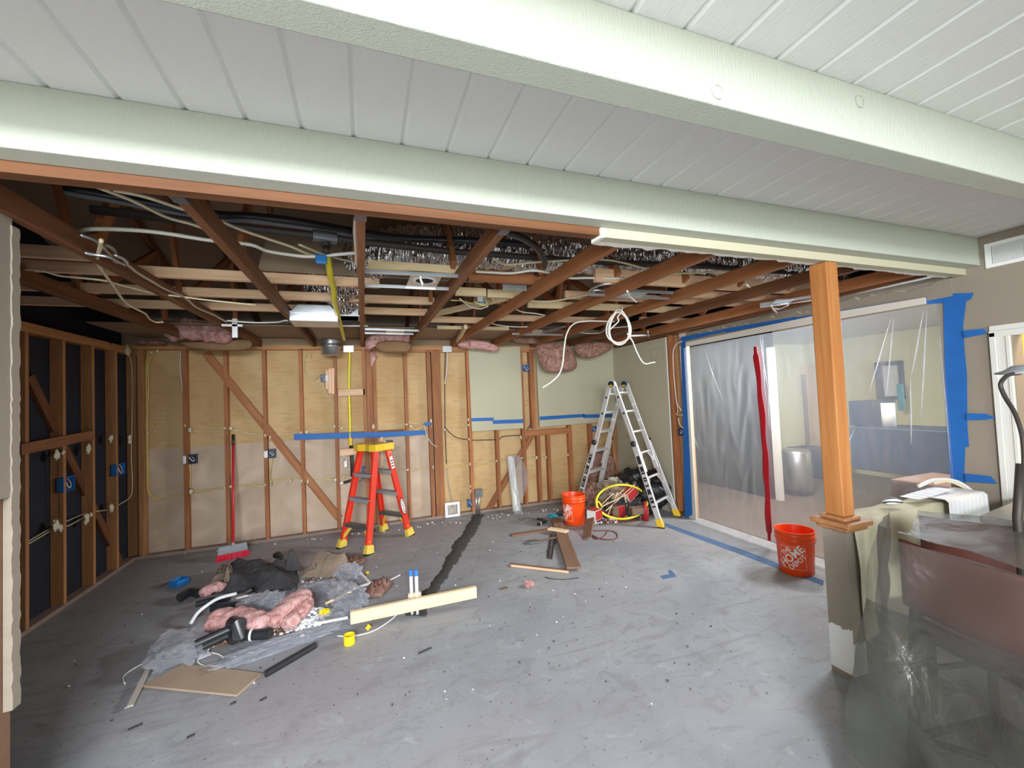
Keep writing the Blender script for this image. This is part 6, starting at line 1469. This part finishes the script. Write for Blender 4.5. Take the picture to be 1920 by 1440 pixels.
# ================================================================== ABOVE THE JOISTS
def zc(name, pts, r, mat, label, z=2.47, cat='cable', n=6):
    return cable(name, [P(p[0], p[1], z=(p[2] if len(p) > 2 else z)) for p in pts], r, mat, label, cat, n=n)
def foil_duct(name, pts, r, label):
    q = spline([P(a, b2, z=z) for a, b2, z in pts], 26); N = len(q)
    # resample densely and give it wire-coil ribs
    rr = [r*(1+0.05*math.sin(i*1.55)+0.05*noise.noise(Vector((i*0.31, 2, 1)))) for i in range(N)]
    n = 40; mb = MB().tube(q, rr, n, cap=True)
    vs = []
    for i in range(N):
        for j in range(n):
            v = Vector(mb.v[i*n+j]); d = (v-q[i]).normalized()
            vs.append(tuple(v+d*0.010*noise.noise(Vector((v.x*26, v.y*26, v.z*26)))*1.6))
    mb.v = vs
    return tag(mb.build(name, 'foil', smooth=False), label, 'duct')
foil_duct('foil_duct', [(1620, 512, 2.66), (1450, 500, 2.68), (1250, 485, 2.70), (1050, 474, 2.72), (880, 464, 2.72), (760, 466, 2.70), (690, 486, 2.66), (655, 512, 2.62), (640, 545, 2.60), (650, 565, 2.58)], 0.145, 'long crinkled foil duct running above the joists from the stepladder side to the orange post')
foil_duct('foil_duct', [(700, 478, 2.84), (640, 500, 2.78), (610, 520, 2.70), (598, 548, 2.60)], 0.12, 'short foil duct branch bending down to the sheet metal boot')
tag(MB().prism([P(x, y, z=z) for x, y, z in ((860, 405, 3.02), (1200, 440, 3.02), (1520, 480, 3.0), (1520, 500, 2.86), (1200, 470, 2.88), (860, 430, 2.9))], (0, 0.03, 0)).build('attic_paper', 'brown_board'), 'brown vapour paper sagging above the long foil duct', 'paper')
bt = empty('duct_boot', 'sheet metal duct boot with a round collar hanging between two joists', 'duct boot')
c = P(590, 582, z=2.45); w = 0.19
mb = MB()
a = [Vector((c.x-w, c.y-0.06, 2.345)), Vector((c.x+w, c.y-0.06, 2.345)), Vector((c.x+w, c.y-0.06, 2.415)), Vector((c.x+w*0.66, c.y-0.06, 2.49)), Vector((c.x-w*0.66, c.y-0.06, 2.49)), Vector((c.x-w, c.y-0.06, 2.415))]
mb.prism(a, (0, 0.30, 0)); mb.build('box', 'galvanised', parent=bt, bev=0.006)
MB().bar((c.x-w, c.y-0.066, 2.42), (c.x+w, c.y-0.066, 2.42), 0.015, 0.012).build('seam_rib', 'galvanised', parent=bt)
c2 = P(620, 646, y=5.50)
MB().prism([Vector((c.x-0.11, c.y+0.2, 2.43)), Vector((c.x+0.17, c.y+0.2, 2.43)), Vector((c2.x+0.16, c2.y, 2.43)), Vector((c2.x-0.14, c2.y, 2.43))], (0, 0, 0.05)).build('flat_duct', 'fibre_board', parent=bt)
MB().lathe([(0.0, 0.14), (0.108, 0.14), (0.108, 0.05), (0.114, 0.045), (0.108, 0.04), (0.108, -0.02), (0.114, -0.025), (0.108, -0.03), (0.105, -0.13), (0.0, -0.13)], c2, 32).build('collar', 'steel', parent=bt, smooth=True)
c3 = P(655, 590, z=2.44)
tag(MB().box((c3.x-0.09, c3.y-0.03, 2.42), (c3.x+0.08, c3.y+0.2, 2.60)).box((c3.x-0.10, c3.y-0.04, 2.42), (c3.x+0.09, c3.y+0.21, 2.435)).build('duct_takeoff', 'galvanised', bev=0.004), 'small sheet metal duct box tucked beside the joist over the stepladder', 'duct')
zc('refrigerant_line', [(120, 352), (250, 375), (400, 402), (470, 406), (535, 413), (600, 423), (662, 434), (760, 447), (900, 452), (1000, 460)], 0.024, 'black_plastic', 'black foam-covered line, upper of the two above the joists', 2.70, 'pipe', 10)
zc('refrigerant_line', [(120, 360), (250, 383), (400, 410), (470, 413), (535, 421), (600, 430), (662, 441), (700, 450)], 0.015, 'grey_plastic', 'thinner wrapped line strapped under the black foam-covered one', 2.68, 'pipe', 8)
gp = empty('iron_pipe', 'black iron gas pipe with a tee fitting crossing above the joists', 'pipe')
MB().tube([P(a, b2, z=2.60) for a, b2 in ((170, 392), (430, 424), (585, 441), (665, 452), (840, 471), (1100, 490), (1330, 500), (1500, 512))], 0.021, 12).build('pipe', 'black_iron', parent=gp, smooth=True)
MB().tube([P(586, 441, z=2.60), P(631, 448, z=2.60)], 0.034, 14).build('tee', 'dark_steel', parent=gp)
MB().tube([P(611, 447, z=2.60), P(612, 463, z=2.545)], 0.028, 12).tube([P(612, 463, z=2.545), P(612, 472, z=2.50)], 0.018, 10).build('drop', 'black_iron', parent=gp, smooth=True)
v = P(606, 488, z=2.47); MB().box((v.x-0.04, v.y-0.015, v.z-0.02), (v.x+0.02, v.y+0.015, v.z+0.03)).build('valve', 'blue_box', parent=gp, bev=0.006)
zc('yellow_gas_hose', [(612, 478, 2.52), (616, 492, 2.50), (620, 520, 2.47), (626, 545, 2.45), (626, 562, 2.43), (632, 585, 2.41), (639, 612, 2.40), (645, 636, 2.395)], 0.020, 'yellow_hose', 'yellow gas hose snaking down from the iron pipe tee to the back wall', cat='hose', n=10)
zc('black_hose', [(948, 436), (968, 441), (990, 452), (1010, 468), (1021, 490), (1018, 503), (1007, 514)], 0.020, 'black_plastic', 'black corrugated hose hooking down between lamp bracket and orange joist', 2.52, 'hose', 10)
zc('white_cable', [(667, 474), (620, 478), (580, 481), (540, 477), (500, 470), (475, 460), (440, 455), (390, 450), (300, 436), (225, 430), (165, 430), (148, 437), (160, 446), (195, 458), (212, 468), (220, 485)], 0.010, 'white_cable', 'long white cable arcing over two joists and curling back to the bundle', 2.50)
zc('white_cable', [(180, 350), (250, 377), (312, 407), (365, 422), (410, 440)], 0.008, 'cream_cable', 'cream cable rising to the header next to the plaster edge', 2.55)
zc('white_cable', [(212, 356), (270, 368), (325, 386), (350, 394)], 0.008, 'cream_cable', 'cream cable just under the raw header, outermost one', 2.52)
zc('white_cable', [(345, 380), (410, 412), (450, 430), (500, 447), (545, 462), (575, 475), (605, 484)], 0.008, 'cream_cable', 'cream cable slanting to the blue valve', 2.53)
zc('white_cable', [(560, 458), (610, 478), (665, 492), (690, 497)], 0.007, 'cream_cable', 'cream cable crossing behind the yellow hose top', 2.55)
zc('white_cable', [(667, 410), (666, 440), (668, 470), (669, 500)], 0.010, 'white_cable', 'white cable stapled to the near end of the joist over the stepladder', 2.43)
zc('grey_cable', [(150, 440), (180, 452), (206, 478), (215, 490), (240, 498), (255, 510), (285, 528), (312, 543), (338, 553), (352, 562), (368, 576), (400, 590), (413, 597), (424, 603)], 0.008, 'steel', 'grey cable stapled along the side of the second joist', 2.385)
zc('grey_cable', [(158, 474), (180, 478), (205, 482), (225, 492), (238, 497), (232, 486), (215, 478)], 0.008, 'steel', 'grey cable knot hanging at the second joist', 2.36)
zc('white_cable', [(190, 450), (186, 470), (180, 487), (172, 483), (180, 490), (190, 505), (212, 536), (225, 555), (236, 568), (252, 578), (272, 588), (280, 598), (292, 604), (306, 604)], 0.008, 'cream_cable', 'cream cable dropping from the knot and winding back to the pink batt', 2.37)
zc('white_cable', [(47, 505), (80, 508), (112, 517), (150, 521), (195, 526), (225, 534), (260, 543), (295, 551), (340, 556), (375, 561), (430, 567), (480, 572)], 0.006, 'cream_cable', 'thin cream cable crossing the first joists under the second strip', 2.385)
zc('white_cable', [(425, 601), (460, 604), (487, 605), (520, 604), (540, 601), (575, 610), (640, 611), (690, 611)], 0.007, 'white_cable', 'white cable running level behind the metal boot', 2.40)
br_ = empty('box_bracket', 'pale plastic box bracket hanging at the end of the second joist', 'bracket')
c = P(440, 612, z=2.37); MB().box((c.x-0.10, c.y, c.z), (c.x+0.06, c.y+0.02, c.z+0.02)).box((c.x-0.02, c.y, c.z-0.10), (c.x+0.02, c.y+0.02, c.z+0.07)).build('plate', 'paper', parent=br_)
zc('white_cable', [(892, 509), (925, 511), (960, 512), (1000, 507), (1030, 512), (1067, 521), (1100, 521), (1172, 522)], 0.009, 'white_cable', 'white cable wavering across three joists under the long foil duct', 2.48)
zc('white_cable', [(925, 484), (937, 492), (955, 496), (1000, 492), (1050, 489), (1090, 487), (1132, 487), (1162, 491), (1212, 504), (1240, 511), (1300, 512), (1350, 509), (1400, 513), (1462, 520)], 0.008, 'cream_cable', 'cream cable lying in front of the long foil duct', 2.55)
zc('white_cable', [(985, 562), (1010, 565), (1040, 564), (1080, 557), (1115, 549)], 0.007, 'cream_cable', 'cream cable under the yellow strip by the rough orange joist', 2.45)
zc('white_cable', [(965, 579), (980, 585), (1005, 588), (1022, 591)], 0.006, 'white_cable', 'short white cable behind the rough orange joist', 2.44)
zc('white_cable', [(917, 606), (945, 611), (975, 613), (1010, 612)], 0.006, 'white_cable', 'white cable far back above the small pink batts', 2.44)
zc('white_cable', [(1085, 622), (1100, 625), (1125, 624), (1140, 616), (1180, 612), (1240, 604)], 0.006, 'white_cable', 'white cable running behind the hanging cable coil', 2.42)
zc('yellow_wire', [(845, 563), (865, 564), (885, 569), (905, 571), (922, 567), (925, 560)], 0.006, 'yellow_cable', 'yellow wire entering the metal junction box', 2.44)
zc('white_cable', [(862, 560), (872, 568), (882, 575), (900, 579), (915, 574)], 0.006, 'white_cable', 'white wire looping beneath the metal junction box', 2.43)
zc('grey_strap', [(1105, 546), (1115, 538), (1130, 533), (1150, 532), (1165, 537), (1178, 543)], 0.012, 'steel', 'grey flexible conduit arching over the dark red joist', 2.45, 'conduit')
zc('grey_strap', [(1110, 545), (1125, 544), (1145, 549), (1158, 556)], 0.010, 'steel', 'shorter grey flexible conduit beside the arching one', 2.43, 'conduit')
zc('white_cable', [(1176, 545), (1180, 555), (1187, 561), (1193, 566)], 0.008, 'white_cable', 'white cable stub poking down from the grey bracket', 2.36)
zc('white_cable', [(1400, 534), (1406, 538)], 0.008, 'white_cable', 'tiny white cable end beside the orange post', 2.36)
zc('white_cable', [(1446, 572), (1450, 580), (1457, 586)], 0.008, 'white_cable', 'white cable end hanging near the plastered ledge', 2.34)
zc('white_cable', [(1448, 578), (1462, 579), (1478, 572)], 0.007, 'white_cable', 'white cable curl beside the end near the plastered ledge', 2.35)
# cable hanging free and the coil
J7 = P(1150, 604, z=2.39)
cable('dangling_cable', [P(1152, 603, y=3.6), P(1100, 602, y=3.55), P(1075, 608, y=3.5), P(1063, 625, y=3.48), P(1058, 650, y=3.46), P(1055, 680, y=3.45), P(1049, 700, y=3.45), P(1035, 715, y=3.45), P(1017, 727, y=3.45)], 0.007, 'white_cable', 'loose white cable dangling free in front of the plastered back wall')
co = empty('cable_coil', 'coil of white cable hanging from a dark red joist', 'cable coil')
ycoil = P(1160, 582, z=2.37).y
rg = random.Random(9)
for k in range(4):
    cx_, cy_ = 1161+rg.uniform(-2, 2), 614+rg.uniform(-2, 2); rx, ry = 21+rg.uniform(-3, 2), 31+rg.uniform(-3, 3)
    pts = [P(cx_+rx*math.sin(t)*(0.55+0.45*(1-math.cos(t))/2+0.2), cy_-ry*math.cos(t), y=ycoil+0.01*k) for t in [i*math.pi/12 for i in range(24)]]
    MB().tube(pts, 0.0065, 6, closed=True).build('loop', 'white_cable', parent=co, smooth=True)
MB().tube(spline([Vector((P(1167, 570, y=ycoil).x, ycoil, 2.40)), P(1167, 578, y=ycoil), P(1164, 586, y=ycoil-0.01), P(1158, 595, y=ycoil-0.02), P(1160, 602, y=ycoil-0.01), P(1150, 612, y=ycoil-0.01), P(1141, 620, y=ycoil-0.01)], 4), 0.0065, 6).build('tie', 'white_cable', parent=co, smooth=True)
MB().tube(spline([P(1176, 625, y=ycoil), P(1186, 640, y=ycoil), P(1194, 660, y=ycoil), P(1207, 681, y=ycoil), P(1222, 680, y=ycoil), P(1228, 679, y=ycoil)], 4), 0.0065, 6).build('tail', 'white_cable', parent=co, smooth=True)
# pot-light brackets, plates and boxes
def bracket(name, rails, plate, z, label, ring=None, mat='galvanised'):
    e = empty(name, label, 'bracket')
    for (a, b2) in rails:
        p, q = P(*a, z=z), P(*b2, z=z); MB().bar(p, q, 0.008, 0.022).build('rail', mat, parent=e)
    if plate:
        q = [P(*p, z=z-0.004) for p in plate]; MB().prism(q, (0, 0, 0.003)).build('plate', mat, parent=e)
    if ring:
        c = P(*ring, z=z-0.008)
        mb = MB().lathe([(0.055, 0), (0.075, 0), (0.075, 0.006), (0.055, 0.006)], c, 28); mb.build('ring', 'white_plastic', parent=e)
        MB().lathe([(0, 0), (0.055, 0), (0.055, 0.002), (0, 0.002)], c+Vector((0, 0, 0.001)), 24).build('opening', 'dark_void', parent=e)
    return e
bracket('lamp_bracket', [((684, 509), (872, 518)), ((686, 535), (848, 542))], [(770, 516), (828, 520), (815, 543), (760, 540)], 2.40, 'galvanised lamp bracket with a round opening between two joists above the drywall panel', (796, 527))
zc('lamp_lead', [(788, 517, 2.38), (789, 525, 2.36), (792, 532, 2.34), (791, 536, 2.335)], 0.007, 'white_cable', 'short white lead hanging out of the galvanised lamp bracket')
bracket('lamp_bracket', [((684, 617), (785, 620)), ((684, 624), (775, 626))], [(725, 618), (760, 619), (757, 626), (722, 625)], 2.39, 'far lamp bracket above the hanging brown paper and pink fibre')
bracket('lamp_bracket', [((1103, 552), (1255, 560)), ((1178, 545), (1262, 549))], [(1160, 548), (1215, 549), (1200, 560), (1140, 557)], 2.40, 'grey lamp bracket between dark red joists beside the hanging coil')
bracket('lamp_bracket', [((960, 626), (1055, 628)), ((1018, 622), (1060, 612))], [(1000, 618), (1018, 619), (1014, 627), (996, 626)], 2.40, 'far thin lamp bracket over the small pink batts')
bracket('lamp_bracket', [((1425, 571), (1522, 556)), ((1425, 575), (1522, 562))], [(1455, 562), (1490, 560), (1480, 570), (1445, 570)], 2.37, 'lamp bracket beside the orange post, next to the plastered ledge')
bracket('cable_bracket', [((1180, 630), (1217, 628)), ((1215, 622), (1216, 632))], None, 2.385, 'thin steel hanger bar beneath the coil of cable')
q = P(969, 540, z=2.44); tag(MB().box((q.x-0.11, q.y, 2.42), (q.x+0.08, q.y+0.004, 2.53)).build('knockout_plate', 'galvanised'), 'square metal plate fixed to a darker strip between two joists', 'plate')
q = P(902, 568, z=2.42); jb = empty('junction_box', 'round metal junction box fixed to a slanted prop between joists', 'electrical box')
MB().lathe([(0, 0.05), (0.055, 0.05), (0.055, 0), (0.050, 0.0), (0.050, 0.045), (0, 0.045)], q, 8).build('housing', 'galvanised', parent=jb)
MB().tube(spline([q+Vector((-0.06, 0, 0.01)), q+Vector((-0.02, -0.01, -0.01)), q+Vector((0.03, 0, -0.02)), q+Vector((0.06, 0, 0.02))], 4), 0.005, 6).build('wire', 'yellow_cable', parent=jb, smooth=True)
# insulation hanging off the top plate
batt('hanging_batt', [P(306, 622, y=5.2), P(335, 618, y=5.2), P(370, 619, y=5.2), P(405, 622, y=5.2), P(437, 628, y=5.2)], 0.125, 'pink_fibre', 'bright pink batt hanging between the first two joists', 11, 0.9)
def flap(name, pts, y, dep, mat, label, cat='insulation', seed=1, dy=0.0):
    q = [P(a, b2, y=y+(dy*i/len(pts))) for i, (a, b2) in enumerate(pts)]
    c = sum(q, Vector())/len(q); mb = MB(); n = len(q); L = 6; rows = []
    for k in range(L+1):
        t = k/L; sc = 1-t*t*0.5; off = dep*(1-(1-t)**2)
        rows.append([c+(p-c)*sc+Vector((0, -off+0.03*noise.noise(p*9+Vector((0, 0, seed+k))), 0.02*noise.noise(p*7+Vector((seed, k, 0))))) for p in q])
    vs = [p for r_ in rows for p in r_]
    fs = [(k*n+i, k*n+(i+1) % n, (k+1)*n+(i+1) % n, (k+1)*n+i) for k in range(L) for i in range(n)]+[tuple(L*n+i for i in range(n)), tuple(range(n))[::-1]]
    return tag(mb.add(vs, fs).build(name, mat, smooth=True, sub=1), label, cat, 'insulation hanging from the ceiling edge' if cat == 'insulation' else None)
flap('paper_flap', [(330, 641), (360, 642), (400, 640), (440, 640), (470, 634), (478, 645), (470, 657), (440, 659), (400, 658), (360, 656), (345, 650)], 5.35, 0.06, 'sag_paper', 'brown paper backing sagging under the bright pink batt', 'paper', 2)
flap('hanging_batt', [(683, 630), (700, 627), (730, 628), (760, 627), (778, 630), (779, 640), (765, 644), (745, 640), (720, 643), (702, 640), (698, 655), (688, 660), (682, 648)], 5.5, 0.10, 'pink_fibre', 'thin pink rim of fibre over the sagging brown paper above the stepladder', seed=3)
flap('paper_flap', [(700, 640), (740, 638), (772, 641), (774, 655), (765, 664), (740, 662), (715, 664), (702, 655)], 5.45, 0.10, 'sag_paper', 'crumpled brown paper pouch hanging over the trio of studs', 'paper', 4)
flap('hanging_batt', [(693, 658), (705, 660), (708, 672), (700, 678), (697, 695), (694, 680)], YB-0.005, 0.03, 'pink_fibre', 'thin pink wisp hanging down over the trio of studs', seed=5)
flap('hanging_batt', [(852, 646), (866, 636), (885, 636), (910, 641), (930, 648), (938, 655), (930, 662), (905, 656), (880, 655), (860, 652)], 5.55, 0.12, 'pink_fibre', 'slim bright pink batt wedged above the tall drywall panel', seed=6)
flap('hanging_batt', [(952, 636), (975, 632), (1000, 634), (1015, 638), (1014, 645), (990, 646), (965, 643)], 5.6, 0.08, 'dusty_fibre', 'small dusty batt between two far joists over the drywall panel', seed=7)
flap('hanging_batt', [(999, 645), (1020, 641), (1045, 640), (1062, 645), (1072, 660), (1080, 680), (1079, 693), (1062, 698), (1040, 700), (1021, 701), (1012, 690), (1004, 668)], 5.55, 0.16, 'dusty_fibre', 'large dusty pink batt hanging down over the plastered back wall', seed=8)
flap('hanging_batt', [(1068, 647), (1090, 642), (1125, 640), (1145, 644), (1146, 655), (1130, 664), (1110, 673), (1090, 674), (1078, 665)], 5.5, 0.14, 'dusty_fibre', 'wedge-shaped dusty batt between the large hanging batt and the corner', seed=9)
flap('hanging_batt', [(1100, 852), (1118, 842), (1140, 846), (1153, 860), (1155, 890), (1148, 922), (1120, 930), (1103, 915), (1098, 880)], YB+0.02, 0.10, 'dusty_fibre', 'dusty pink insulation filling the low bay behind the aluminium ladder', seed=10)
flap('hanging_batt', [(240, 640), (275, 636), (300, 638), (320, 644), (300, 648), (262, 646)], 5.7, 0.06, 'dusty_fibre', 'thin dusty insulation strip in the corner under the first joist', seed=12)

# ================================================================== settle every Empty at the base of its thing
bpy.context.view_layer.update()
for e in [o for o in bpy.data.objects if o.type == 'EMPTY' and o.parent is None]:
    if e.location.length > 1e-6: continue
    pts = []
    for ch in e.children_recursive:
        if ch.type == 'MESH': pts += [ch.matrix_world @ Vector(c) for c in ch.bound_box]
    if not pts: continue
    lo = [min(p[i] for p in pts) for i in range(3)]; hi = [max(p[i] for p in pts) for i in range(3)]
    e.location = ((lo[0]+hi[0])/2, (lo[1]+hi[1])/2, lo[2])
    for ch in e.children:
        ch.matrix_parent_inverse = Matrix.Translation(-e.location) @ ch.matrix_parent_inverse
bpy.context.view_layer.update()
